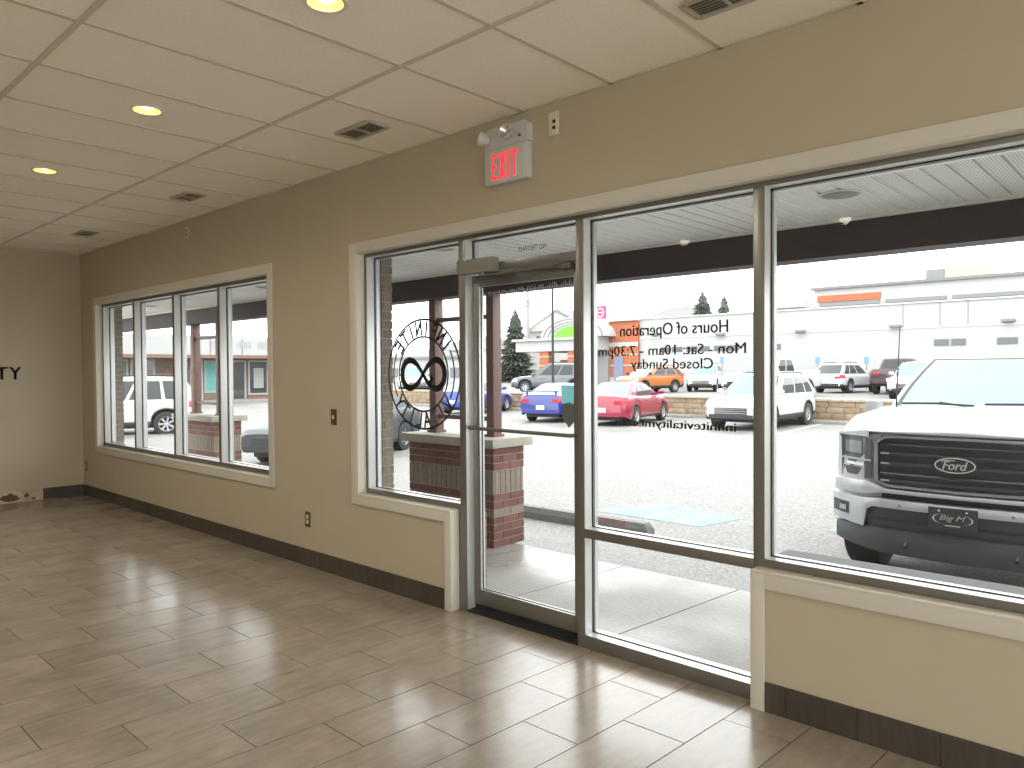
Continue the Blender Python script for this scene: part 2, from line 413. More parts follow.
# casings (picture frame trim) with jamb returns
def casing(pieces, name):
    cbm = MB()
    for p in pieces: cbm.bbox(*p, 0.003)
    return struct(cbm.build(name, M_TRIM, smooth=40))
y0c = -0.016
x0, x1, z0, z1 = WA
casing([(x0-0.068, x0, y0c, -0.0005, z0-0.068, z1+0.065), (x1, x1+0.066, y0c, -0.0005, z0-0.068, z1+0.065),
        (x0, x1, y0c, -0.0005, z1, z1+0.065), (x0, x1, y0c, -0.0005, z0-0.068, z0),
        (x0-0.001, x0+0.014, -0.014, 0.062, z0, z1), (x1-0.014, x1+0.001, -0.014, 0.062, z0, z1),
        (x0, x1, -0.014, 0.062, z1-0.014, z1+0.001), (x0, x1, -0.019, 0.062, z0-0.004, z0+0.014)], 'trim_1')
casing([(WBX[0]-0.07, WBX[0], y0c, -0.0005, 0.569, WBT+0.065), (WBX[0], WBX[1]+0.07, y0c, -0.0005, WBT, WBT+0.065),
        (WBX[0], -3.543, y0c, -0.0005, 0.569, 0.637), (-3.543, DX[0], y0c, -0.0005, 0.0, 0.637),
        (DX[1], -1.417, y0c, -0.0005, 0.0, 0.622), (-1.417, WBX[1], y0c, -0.0005, 0.553, 0.622), (WBX[1], WBX[1]+0.07, y0c, -0.0005, 0.553, WBT+0.065),
        (WBX[0]-0.001, WBX[0]+0.012, -0.014, 0.062, 0.637, WBT), (WBX[0], WBX[1], -0.014, 0.062, WBT-0.010, WBT+0.001),
        (WBX[0], -3.488, -0.018, 0.062, 0.633, 0.648), (-3.4885, DX[0]+0.006, -0.0155, 0.06, 0.0, 0.647),
        (DX[1]-0.004, DX[1]+0.002, -0.0155, 0.06, 0.0, 0.630), (DX[1], WBX[1], -0.018, 0.062, 0.618, 0.632)], 'trim_2')

# window frames
YF, YG, YE = 0.062, 0.135, 0.19
def frame_bar(mb, x0, x1, z0, z1):
    """aluminium section: sides lightened in colour as if sky lit, darker strip on the room face"""
    mb.m = 1; mb.bbox(x0, x1, YF+0.004, YE, z0, z1, 0.002); mb.m = 0; mb.bbox(x0-0.0004, x1+0.0004, YF, YF+0.0055, z0-0.0004, z1+0.0004, 0.0012)
def pane(parent, x0, x1, z0, z1, yg=YG, stops=True, fd=0.0):
    """glass with black gaskets and inner and outer glazing stops"""
    mb = MB(); mb.m = 0
    mb.quad((x0, yg, z0), (x1, yg, z0), (x1, yg, z1), (x0, yg, z1)); p_ = mb.build('pane', M_GLASS, parent)
    g = MB(); k = 0.004
    for s in (-1, 1):
        ya, yb = sorted((yg+s*0.0008, yg+s*0.0035))
        g.box(x0, x0+k, ya, yb, z0, z1); g.box(x1-k, x1, ya, yb, z0, z1); g.box(x0, x1, ya, yb, z0, z0+k); g.box(x0, x1, ya, yb, z1-k, z1)
    g.build('gasket', M_RUB, p_)
    if stops:
        st = MB(); k = 0.012
        for (ya, yb) in ((yg+0.009, yg+0.035),):
            st.box(x0, x0+k, ya, yb, z0, z1); st.box(x1-k, x1, ya, yb, z0, z1); st.box(x0, x1, ya, yb, z0, z0+0.002); st.box(x0, x1, ya, yb, z1-k, z1)
        st.build('glazing_stop', M_ALU_LIT, p_)
    return p_
# window 1
w1 = MB()
fx0, fx1, fz0, fz1 = x0+0.012, x1-0.012, z0+0.012, z1-0.012
frame_bar(w1, fx0, fx0+0.03, fz0, fz1); frame_bar(w1, fx1-0.03, fx1, fz0, fz1); frame_bar(w1, fx0, fx1, fz1-0.032, fz1); frame_bar(w1, fx0, fx1, fz0, fz0+0.042)
W1 = struct(w1.build('window_1', [M_ALU, M_ALU_LIT], smooth=40))
mx = [-8.80, -7.755, -6.755]; hw = 0.021
for x in mx: mm = MB(); frame_bar(mm, x-hw, x+hw, fz0+0.042, fz1-0.032); mm.build('mullion', [M_ALU, M_ALU_LIT], W1, smooth=40)
ed = [fx0+0.03]+[v for x in mx for v in (x-hw, x+hw)]+[fx1-0.03]
for i in range(4): pane(W1, ed[2*i], ed[2*i+1], fz0+0.042, fz1-0.032)
# window 2: store front frame
w2 = MB()
HZ = (2.362, 2.384)
frame_bar(w2, WBX[0]+0.012, WBX[1], HZ[0], 2.394)
frame_bar(w2, WBX[0]+0.012, -4.447, 0.637, HZ[0])
frame_bar(w2, -4.447, -3.468, 0.640, 0.682)
frame_bar(w2, -1.45, WBX[1], 0.625, 0.668)
frame_bar(w2, WBX[1]-0.05, WBX[1], 0.668, HZ[0])
W2 = struct(w2.build('window_2', [M_ALU, M_ALU_LIT], smooth=40))
for (a, b_, c) in ((-3.468, -3.413, 0.0), (-2.526, -2.476, 0.0), (-1.502, -1.45, 0.0)):
    mm = MB(); frame_bar(mm, a, b_, c, HZ[0]); mm.build('mullion', [M_ALU, M_ALU_LIT], W2, smooth=40)
mm = MB(); frame_bar(mm, -3.4865, -3.468, 0.0, 0.640); mm.build('jamb_filler', [M_ALU, M_ALU_LIT], W2)
mm = MB(); frame_bar(mm, 0.30, 0.35, 0.668, HZ[0]); mm.build('mullion', [M_ALU, M_ALU_LIT], W2, smooth=40)
mm = MB(); frame_bar(mm, -3.413, -2.526, 2.143, 2.193); mm.build('transom_bar', [M_ALU, M_ALU_LIT], W2, smooth=40)
mm = MB(); frame_bar(mm, -2.476, -1.502, 0.612, 0.661); mm.build('rail', [M_ALU, M_ALU_LIT], W2, smooth=40)
mm = MB(); frame_bar(mm, -2.476, -1.502, 0.0, 0.072); mm.build('bottom_rail', [M_ALU, M_ALU_LIT], W2, smooth=40)
pane(W2, -4.447, -3.468, 0.682, HZ[0]); pane(W2, -3.413, -2.526, 2.193, HZ[0])
pane(W2, -2.476, -1.502, 0.661, HZ[0]); pane(W2, -2.476, -1.502, 0.072, 0.612)
pane(W2, -1.45, 0.30, 0.668, HZ[0]); pane(W2, 0.35, WBX[1]-0.05, 0.668, HZ[0])
# door leaf
d = MB(); yd0, yd1 = 0.118, 0.163
dx0, dx1 = -3.402, -2.532
def dbar(a, b_, c, e): d.m = 1; d.bbox(a, b_, yd0+0.004, yd1, c, e, 0.002); d.m = 0; d.bbox(a, b_, yd0, yd0+0.0055, c, e, 0.0012)  # door leaf likewise: daylight painted into the sides, darker room face
dbar(dx0, dx0+0.056, 0.045, 2.135); dbar(dx1-0.056, dx1, 0.045, 2.135); dbar(dx0+0.056, dx1-0.056, 2.063, 2.135); dbar(dx0+0.056, dx1-0.056, 0.045, 0.142)
D = struct(d.build('door_1', [M_ALU, M_ALU_LIT], smooth=40))
pane(D, dx0+0.056, dx1-0.056, 0.142, 2.063, yg=0.14, stops=False)
mb = MB(); mb.box(dx0, dx1, 0.125, 0.158, 0.012, 0.046); mb.build('bottom_sweep', M_RUB, D)
mb = MB(); mb.box(-3.413, -2.526, 0.062, 0.19, 0.0, 0.012); mb.build('threshold', M_RUB, D)
mb = MB(); mb.tube([(dx0+0.03, 0.118, 1.176), (dx0+0.03, 0.052, 1.176), (dx0+0.06, 0.045, 1.176), (dx1-0.045, 0.045, 1.171), (dx1-0.02, 0.052, 1.171), (dx1-0.02, 0.118, 1.171)], 0.0115, 10)
mb.build('push_bar', M_ALU_D, D, smooth=50)
mb = MB(); mb.bbox(-3.425, -3.110, 0.002, 0.062, 2.135, 2.222, 0.006)
DC = mb.build('door_closer', mat('closer_housing', (0.22, 0.205, 0.175), 0.45), D, smooth=40)
mb = MB(); mb.tube([(-3.22, 0.03, 2.125), (-3.05, 0.045, 2.122), (-2.62, 0.09, 2.128)], 0.009, 8); mb.lathe([(0.0, 2.118), (0.022, 2.118), (0.022, 2.137), (0.0, 2.137)], (-3.22, 0.03, 0), n=14)
mb.bbox(-2.655, -2.575, 0.075, 0.12, 2.105, 2.14, 0.004); mb.build('closer_arm', M_ALU_D, DC, smooth=40)
mb = MB(); mb.lathe([(0, 0.113), (0.016, 0.113), (0.018, 0.118)], (dx1-0.028, 0, 1.02), axis=1, n=16); mb.build('lock_cylinder', M_ALU_D, D)
# stickers and lettering on the door glass
M_TEAL = mat('teal_sticker', (0.30, 0.52, 0.53), 0.5)
_t = M_TEAL.node_tree; _b = _t.nodes['Principled BSDF']; _tl = _t.nodes.new('ShaderNodeBsdfTranslucent'); _tl.inputs[0].default_value = (0.50, 0.78, 0.79, 1)
_mx = _t.nodes.new('ShaderNodeMixShader'); _mx.inputs[0].default_value = 0.75
_t.links.new(_b.outputs[0], _mx.inputs[1]); _t.links.new(_tl.outputs[0], _mx.inputs[2]); _t.links.new(_mx.outputs[0], _t.nodes['Material Output'].inputs[0])
M_SHIELD = mat('grey_sticker', (0.34, 0.345, 0.32), 0.5)
mb = MB(); mb.box(-2.698, -2.592, 0.1415, 0.1425, 1.343, 1.447); o = mb.build('alarm_sticker', M_TEAL, D)
mb = MB(); mb.prism([(-2.695, 1.33), (-2.645, 1.352), (-2.59, 1.335), (-2.59, 1.255), (-2.645, 1.205), (-2.688, 1.26)], 1, 0.1415, 0.1425); mb.build('shield_sticker', M_SHIELD, D)
mb = MB()
random.seed(5)
xx = -3.28
while xx < -2.62:       # worn remains of a line of lettering, no longer legible
    ww = random.uniform(0.006, 0.016)
    if random.random() < 0.85:
        zb = 1.995+0.022*(xx+3.28)/0.66
        mb.box(xx, xx+ww*0.45, 0.1415, 0.142, zb+random.uniform(0, 0.012), zb+random.uniform(0.018, 0.036))
        if random.random() < 0.6: mb.box(xx, xx+ww, 0.1415, 0.142, zb+random.choice((0.0, 0.016, 0.03)), zb+random.choice((0.0, 0.016, 0.03))+0.004)
    xx += ww+0.004
mb.build('worn_lettering', mat('grey_white_vinyl', (0.45, 0.43, 0.42), 0.6), D)

# ================================================================== LETTERING ON FIXED GLASS
YD = YG+0.0045
def lettering(name, s, xr, xl, z0_, z1_, M, label, cat='lettering', bold=0.0, shear=0.0):
    """a line of vinyl lettering: one part per word"""
    W_ = abs(xr-xl); full = MB(); text_mb(full, s, w=W_, h=z1_-z0_, extr=0.0003, bold=bold, shear=shear)
    root = empty(name, ((xr+xl)/2, YD, z0_)); tag(root, label, cat)
    # split the outlines into words at the widest gaps
    tris = {}
    par = list(range(len(full.v)))
    def fi(i):
        while par[i] != i: par[i] = par[par[i]]; i = par[i]
        return i
    for f in full.f:
        for k in f[1:]: par[fi(k)] = fi(f[0])
    comp = {}
    for i, v in enumerate(full.v): c = comp.setdefault(fi(i), [1e9, -1e9]); c[0] = min(c[0], v[0]); c[1] = max(c[1], v[0])
    iv = sorted(comp.items(), key=lambda kv: kv[1][0]); gaps = []
    run = iv[0][1][1]
    for k in range(1, len(iv)):
        gaps.append((iv[k][1][0]-run, k)); run = max(run, iv[k][1][1])
    cuts = sorted(k for g, k in sorted(gaps, reverse=True)[:len(s.split())-1]) if len(s.split()) > 1 else []
    lab = {}; w_ = 0
    for k, (cid, _) in enumerate(iv):
        if w_ < len(cuts) and k >= cuts[w_]: w_ += 1
        lab[cid] = w_
    for wi in range(len(cuts)+1):
        mb = MB(); ids = [i for i in range(len(full.v)) if lab[fi(i)] == wi]; mp_ = {i: n for n, i in enumerate(ids)}
        mb.add([(W_/2-full.v[i][0], full.v[i][2], full.v[i][1]) for i in ids], [tuple(mp_[k] for k in f) for f in full.f if f[0] in mp_])
        mb.build('word', M, root)
    return root
lettering('hours_heading', 'Hours of Operation', -1.665, -2.288, 1.694, 1.776, M_GREYV, 'dark vinyl heading line, topmost of the hours on the glass, mirrored', bold=0.016)
lettering('hours_line', 'Mon - Sat: 10am - 7:30pm', -1.574, -2.43, 1.594, 1.663, M_GREYV, 'dark vinyl line with days and times, second line of the hours on the glass', bold=0.016)
lettering('closed_line', 'Closed Sunday', -1.744, -2.219, 1.522, 1.592, M_GREYV, 'dark vinyl closed Sunday line, third line of the hours on the glass', bold=0.016)
lettering('web_address', 'infinitevitalitymi.com', -1.625, -2.317, 1.222, 1.278, M_GREYV, 'grey vinyl web address line, lowest on the glass right of the door', bold=0.04)
lettering('transom_notice', 'NO TRESPASS', -2.804, -3.025, 2.25, 2.279, M_GREYV, 'small dark notice lettering on the transom glass above the door')
lettering('red_notice', 'NO TRESPASS', -2.262, -2.455, 0.690, 0.722, mat('red_vinyl', (0.35, 0.03, 0.045), 0.5), 'small red notice lettering at the foot of the glass right of the door')
# round logo
LG = empty('round_logo', (-3.917, YD, 1.513)); tag(LG, 'black round logo with an infinity mark on the glass left of the door', 'logo decal')
LM = Matrix(((-1, 0, 0, 0), (0, 0, 1, 0), (0, 1, 0, 0), (0, 0, 0, 1)))
def arc_band(mb, r, wd, a0, a1, n=64):
    P = [[(rr*math.cos(rad(a0+(a1-a0)*i/n)), rr*math.sin(rad(a0+(a1-a0)*i/n)), zz) for i in range(n+1)] for (rr, zz) in ((r-wd/2, 0), (r-wd/2, 0.0006), (r+wd/2, 0.0006), (r+wd/2, 0), (r-wd/2, 0))]
    mb.grid(P)
mb = MB(); arc_band(mb, 0.376, 0.015, 0, 360); mb.xf(LM); mb.build('outer_ring', M_BLACK, LG)
mb = MB(); arc_band(mb, 0.256, 0.014, 0, 360); mb.xf(LM); mb.build('inner_ring', M_BLACK, LG)
mb = MB()
for a in (150, -30): mb = MB(); arc_band(mb, 0.318, 0.013, a, a+60, 24); mb.xf(LM); mb.build('side_arc', M_BLACK, LG)
mb = MB()
ring = []
for i in range(97):     # figure eight ribbon with swelling width
    t_ = 2*PI*i/96; den = 1+math.sin(t_)**2
    cx, cy = 0.222*math.cos(t_)/den, 0.275*math.sin(t_)*math.cos(t_)/den
    dx_ = 0.222*(-math.sin(t_)*den-math.cos(t_)*2*math.sin(t_)*math.cos(t_))/den**2
    dy_ = 0.275*((math.cos(2*t_))*den-math.sin(t_)*math.cos(t_)*math.sin(2*t_))/den**2
    l_ = math.hypot(dx_, dy_); nx, ny = -dy_/l_, dx_/l_; hw_ = 0.013+0.011*abs(math.cos(t_))
    ring.append(((cx+nx*hw_, cy+ny*hw_), (cx-nx*hw_, cy-ny*hw_)))
mb.grid([[(a[0], a[1], 0.0003) for a, b_ in ring], [(a[0], a[1], 0.0008) for a, b_ in ring], [(b_[0], b_[1], 0.0008) for a, b_ in ring], [(b_[0], b_[1], 0.0003) for a, b_ in ring]])
mb.xf(LM); mb.build('infinity_mark', M_BLACK, LG)
mb = MB(); random.seed(11)
for k in range(9):      # small sprig in the right loop
    a = rad(-70+random.uniform(-55, 140)); l_ = random.uniform(0.03, 0.07); bx, bz = -0.10, -0.06+random.uniform(0, 0.04)
    p = Vector((bx, bz, 0.0003)); dv = Vector((math.cos(a+1.2), math.sin(a+1.2), 0)); nv = Vector((-dv.y, dv.x, 0))
    mb.add([p, p+dv*l_*0.5+nv*0.009, p+dv*l_, p+dv*l_*0.5-nv*0.009], [(0, 1, 2, 3)])
mb.xf(LM); mb.build('sprig', M_BLACK, LG)
STROKES = {'I': [((0, 0), (0, 1))], 'N': [((-.3, 0), (-.3, 1)), ((-.3, 1), (.3, 0)), ((.3, 0), (.3, 1))], 'F': [((-.22, 0), (-.22, 1)), ((-.22, 1), (.28, 1)), ((-.22, .54), (.2, .54))],
           'T': [((0, 0), (0, 1)), ((-.34, 1), (.34, 1))], 'E': [((-.22, 0), (-.22, 1)), ((-.22, 1), (.28, 1)), ((-.22, .52), (.22, .52)), ((-.22, 0), (.28, 0))], 'V': [((-.34, 1), (0, 0)), ((0, 0), (.34, 1))],
           'A': [((-.34, 0), (0, 1)), ((0, 1), (.34, 0)), ((-.2, .34), (.2, .34))], 'L': [((-.2, 0), (-.2, 1)), ((-.2, 0), (.28, 0))], 'Y': [((0, 0), (0, .48)), ((0, .48), (-.32, 1)), ((0, .48), (.32, 1))]}
def stroke_letter(mb, ch, h, wd):
    for (a, b_) in STROKES[ch]:
        p, q = Vector((a[0]*h, a[1]*h, 0)), Vector((b_[0]*h, b_[1]*h, 0)); dv = (q-p).normalized(); nv = Vector((-dv.y, dv.x, 0))*wd/2; e = dv*wd/2
        c = [p-e-nv, q+e-nv, q+e+nv, p-e+nv]; mb.add(c+[v+Vector((0, 0, 0.0006)) for v in c], [(0, 1, 2, 3), (4, 5, 6, 7), (0, 1, 5, 4), (1, 2, 6, 5), (2, 3, 7, 6), (3, 0, 4, 7)])
def arc_text(s, r, a0, a1, h, top, M):
    for i, ch in enumerate(s):
        mb = MB(); a = a0+(a1-a0)*i/(len(s)-1)
        stroke_letter(mb, ch, h, 0.0185)
        th = rad(a); rot = (th-PI/2) if top else (th+PI/2); rr = r-h/2 if top else r+h/2
        mb.xf(LM @ Matrix.Translation((rr*math.cos(th), rr*math.sin(th), 0)) @ Matrix.Rotation(rot, 4, 'Z')); mb.build('letter', M, LG)
arc_text('INFINITE', 0.315, 142, 38, 0.084, True, M_BLACK)
arc_text('VITALITY', 0.315, -142, -38, 0.084, False, mat('grey_vinyl', (0.12, 0.12, 0.125), 0.5))
mb = MB(); mb.box(-0.022, 0.022, 0, 0.001, -0.05, 0.05); o = mb.build('alarm_sticker', M_TEAL); o.location = (-3.495, YD, 1.503)
tag(o, 'pale teal alarm sticker at the right edge of the glass beside the round logo', 'sticker')

# wall lettering on the left wall
vt = empty('wall_lettering', (XL, -0.66, 1.462)); tag(vt, 'thin black wall letters on the left wall, ending in TY', 'wall sign')
pos = 0.0
word = 'VITALITY'; wd = {'V': .135, 'I': .02, 'T': .112, 'A': .135, 'L': .085, 'Y': .118}
tot = sum(wd[c] for c in word)+0.02*(len(word)-1)
pos = -tot
for ch in word:
    mb = MB(); text_mb(mb, ch, w=wd[ch], h=0.148, extr=0.005, bold=0.02)
    mb.xf(Matrix(((0, 0, 1, 0.0055), (1, 0, 0, pos), (0, 1, 0, 0), (0, 0, 0, 1)))); mb.build('letter', M_BLACK, vt)
    pos += wd[ch]+0.02

# ================================================================== CEILING AND WALL FIXTURES
M_CAN = mat('warm_reflector', (0.85, 0.74, 0.30), 0.35, metal=0.3)
M_BULB = mat('warm_lamp', (1.0, 0.80, 0.36), 0.5, emit=6.0)
M_RING = mat('can_trim_ring', (0.74, 0.68, 0.56), 0.4)
def can_light(x, y, label=None):
    r = empty('recessed_light', (x, y, H))
    mb = MB(); mb.lathe([(0.071, 0.02), (0.071, -0.002), (0.078, -0.006), (0.088, -0.004), (0.089, 0.0028)], n=32); mb.build('trim_ring', M_RING, r, smooth=50)
    mb = MB(); mb.lathe([(0.0715, 0.003), (0.062, 0.05), (0.052, 0.085)], n=32); mb.build('reflector', M_CAN, r, smooth=60)
    mb = MB(); mb.lathe([(0.0, 0.006), (0.022, 0.009), (0.040, 0.020), (0.050, 0.045), (0.052, 0.086)], n=28); mb.build('bulb', M_BULB, r, smooth=60)
    if label: tag(r, label, 'ceiling light', 'recessed can lights in the ceiling')
    l = bpy.data.lights.new('can_lamp', 'SPOT'); l.energy = 40; l.color = (1.0, 0.92, 0.78); l.spot_size = rad(172); l.spot_blend = 1.0; l.shadow_soft_size = 0.05
    lo = link('can_lamp', l, r); lo.location = (0, 0, -0.012)
    return r
for c, lb in zip(CANS, ('lit recessed can light cut by the top edge of the photo, nearest of three', 'lit recessed can light in the middle of the row of three', 'lit recessed can light farthest away, near the left wall')): can_light(*c, lb)
for c in FILL_CANS+BACK_FILL_CANS:
    r_ = can_light(*c, 'added recessed can light outside the view, put in to brighten the room')
def vent(x, y, hx, hy, label):
    r = empty('ceiling_vent', (x, y, H))
    mb = MB(); mb.box(-hx, hx, -hy, hy, -0.003, 0.0005); mb.build('backing', M_VENT_D, r)
    mb = MB()
    for a in (-1, 1): mb.bbox(-hx, hx, a*hy-0.014, a*hy+0.014, -0.010, -0.0005, 0.002); mb.bbox(a*hx-0.014, a*hx+0.014, -hy, hy, -0.010, -0.0005, 0.002)
    mb.bbox(-0.008, 0.008, -hy, hy, -0.009, -0.001, 0.001); mb.build('frame', M_VENT, r, smooth=40)
    mb = MB(); n = int(2*hy/0.02)
    for i in range(1, n):
        yy = -hy+2*hy*i/n
        mb.add([(-hx, yy-0.006, -0.009), (hx, yy-0.006, -0.009), (hx, yy+0.003, -0.003), (-hx, yy+0.003, -0.003), (-hx, yy-0.005, -0.010), (hx, yy-0.005, -0.010), (hx, yy+0.004, -0.004), (-hx, yy+0.004, -0.004)],
               [(0, 1, 2, 3), (4, 5, 6, 7), (0, 1, 5, 4), (2, 3, 7, 6)])
    mb.build('slats', M_VENT, r)
    return tag(r, label, 'vent', 'metal ceiling vents above the windows')
vent(-1.40, -0.42, 0.15, 0.075, 'metal ceiling vent cut by the top edge of the photo, above the wide shop window')
vent(-3.775, -0.45, 0.165, 0.075, 'metal ceiling vent left of the exit sign, largest seen')
vent(-6.25, -0.43, 0.15, 0.075, 'metal ceiling vent above the four pane window, middle of the far pair')
vent(-8.66, -0.455, 0.15, 0.075, 'metal ceiling vent nearest the far left corner')

# exit sign
EX = empty('exit_sign', (-2.94, 0, 2.60)); tag(EX, 'white exit sign with red letters and two lamp heads above the door', 'exit sign')
mb = MB(); mb.bbox(-0.178, 0.158, -0.048, -0.0005, 0.025, 0.232, 0.006); mb.bbox(-0.160, 0.142, -0.052, -0.046, 0.034, 0.222, 0.003); mb.build('sign_box', M_WHITE_P, EX, smooth=40)
mb = MB(); mb.prism([(-0.178, 0.234), (0.158, 0.234), (0.158, 0.335), (0.132, 0.352), (-0.150, 0.352), (-0.178, 0.335)], 1, -0.044, -0.0005); mb.build('battery_housing', M_WHITE_P, EX)
def block_letters(mb):
    h, y0_, y1_ = 0.150, -0.0545, -0.052; z_ = 0.048; st = 0.0165
    def P(pl): mb.prism([(x_, zz+z_) for x_, zz in pl], 1, y0_, y1_)
    def R(a, b_, c, e): P([(a, c), (b_, c), (b_, e), (a, e)])
    x_ = -0.122; R(x_, x_+st, 0, h); R(x_+st, x_+0.052, 0, 0.02); R(x_+st, x_+0.052, h-0.02, h); R(x_+st, x_+0.044, h/2-0.01, h/2+0.01)
    x_ = -0.054; P([(x_, 0), (x_+0.022, 0), (x_+0.064, h), (x_+0.042, h)]); P([(x_+0.042, 0), (x_+0.064, 0), (x_+0.040, h*0.44), (x_+0.0265, h*0.40)]); P([(x_, h), (x_+0.022, h), (x_+0.0375, h*0.60), (x_+0.024, h*0.56)])
    x_ = 0.024; R(x_, x_+st, 0, h)
    x_ = 0.058; R(x_, x_+0.066, h-0.02, h); R(x_+0.023, x_+0.043, 0, h-0.02)
mb = MB(); block_letters(mb); mb.xf(Matrix.Translation((-0.012, 0, 0)) @ Matrix.Diagonal((0.84, 1, 1, 1))); mb.build('letters', M_RED_L, EX)
M_CHR = mat('chrome', (0.8, 0.8, 0.8), 0.12, metal=1.0)
for sx_, yaw_, tilt in ((-0.155, -0.9, 0.35), (0.02, 0.35, 0.2)):
    hd = empty('lamp_head', (sx_, -0.060, 0.290), 0, EX); hd.rotation_euler = (-tilt, 0, yaw_)
    mb = MB(); mb.lathe([(0.0, 0.03), (0.022, 0.026), (0.034, 0.0), (0.040, -0.028), (0.043, -0.038), (0.039, -0.040), (0.034, -0.03)], axis=1, n=22); mb.build('shell', M_WHITE_P, hd, smooth=50)
    mb = MB(); mb.lathe([(0.0, -0.012), (0.02, -0.018), (0.037, -0.036)], axis=1, n=22); mb.build('lens', M_CHR, hd, smooth=60)
mb = MB(); mb.lathe([(0.0, 0.0), (0.008, 0.0), (0.008, 0.006), (0.0, 0.006)], (0, 0, 0), n=12); mb.xf(Matrix.Translation((0.10, -0.045, 0.272)) @ Matrix.Rotation(PI/2, 4, 'X')); mb.build('test_button', M_BROWN_P, EX)
# small plates on the wall
def plate(name, x, z, hw_, hh_, M, label, cat, kind):
    r = empty(name, (x, 0, z)); tag(r, label, cat)
    mb = MB(); mb.bbox(-hw_, hw_, -0.006, -0.0005, -hh_, hh_, 0.003); mb.build('cover_plate', M, r, smooth=40)
    if kind == 'outlet':
        for s in (-1, 1):
            mb = MB(); mb.lathe([(0, -0.0085), (0.015, -0.0085), (0.017, -0.006)], (0, 0, s*0.02), axis=1, n=16)
            o = mb.build('socket', M_IVORY, r, smooth=40)
            mb = MB()
            for u in (-0.006, 0.006): mb.box(u-0.0015, u+0.0015, -0.0095, -0.0084, s*0.02-0.002, s*0.02+0.007)
            mb.build('slots', M_BLACK, o)
    elif kind == 'jack':
        for s in (-0.022, 0.012):
            mb = MB(); mb.lathe([(0, -0.012), (0.008, -0.012), (0.011, -0.006)], (0.004, 0, s), axis=1, n=14); mb.build('jack', M_BLACK, r)
    elif kind == 'switch':
        mb = MB(); mb.bbox(-0.008, 0.008, -0.014, -0.0055, -0.014, 0.014, 0.002); mb.build('toggle', M_IVORY, r)
    elif kind == 'sensor':
        for s in (-0.02, 0.014):
            mb = MB(); mb.lathe([(0, -0.014), (0.007, -0.012), (0.010, -0.006)], (0.0, 0, s), axis=1, n=14); mb.build('lens', M_BLACK, r)
    return r
plate('wall_jack', -2.624, 2.895, 0.036, 0.066, M_IVORY, 'white cable plate with two black jacks right of the exit sign', 'wall plate', 'jack')
plate('light_switch', -4.782, 1.192, 0.036, 0.060, M_BROWN_P, 'brown light switch plate on the wall left of the storefront', 'switch', 'switch')
plate('wall_outlet', -5.158, 0.371, 0.036, 0.060, M_BROWN_P, 'brown outlet low on the wall between the two windows', 'outlet', 'outlet')
plate('wall_outlet', -10.22, 0.368, 0.036, 0.060, M_BROWN_P, 'brown outlet low in the far left corner of the room', 'outlet', 'outlet')
plate('wall_sensor', -7.253, 2.90, 0.028, 0.05, M_WHITE_P, 'small white sensor box with two black spots high above the four pane window', 'sensor', 'sensor')
# torn drywall where the left baseboard is missing
mb = MB(); random.seed(3)
poly = [(-1.9, 0.0), (-0.458, 0.0), (-0.458, 0.12), (-0.52, 0.10), (-0.58, 0.105), (-0.60, 0.06), (-0.66, 0.075), (-0.70, 0.135), (-0.86, 0.145), (-1.0, 0.13), (-1.3, 0.14), (-1.9, 0.13)]
mb.prism(poly, 0, XL+0.0005, XL+0.003)
tw = mb.build('torn_drywall', mat('torn_drywall_paper', (0.52, 0.42, 0.31), 0.9, var=0.25, scale=9)); tag(tw, 'bare torn drywall strip at the foot of the left wall where the baseboard is missing', 'wall damage')
mb = MB()
for (a, b_, c, e) in ((-0.90, -0.67, 0.015, 0.128), (-0.655, -0.60, 0.045, 0.112), (-0.575, -0.53, 0.01, 0.05), (-1.2, -0.94, 0.02, 0.10)):
    pl = [(a+(b_-a)*(0.5+0.5*math.cos(t_))*random.uniform(0.72, 1), c+(e-c)*(0.5+0.5*math.sin(t_))*random.uniform(0.6, 1)) for t_ in [2*PI*i/14 for i in range(14)]]
    mb = MB(); mb.prism(pl, 0, XL+0.003, XL+0.0045); mb.build('brown_paper_patch', mat('brown_drywall_paper', (0.13, 0.075, 0.035), 0.9, var=0.3, scale=30), tw)

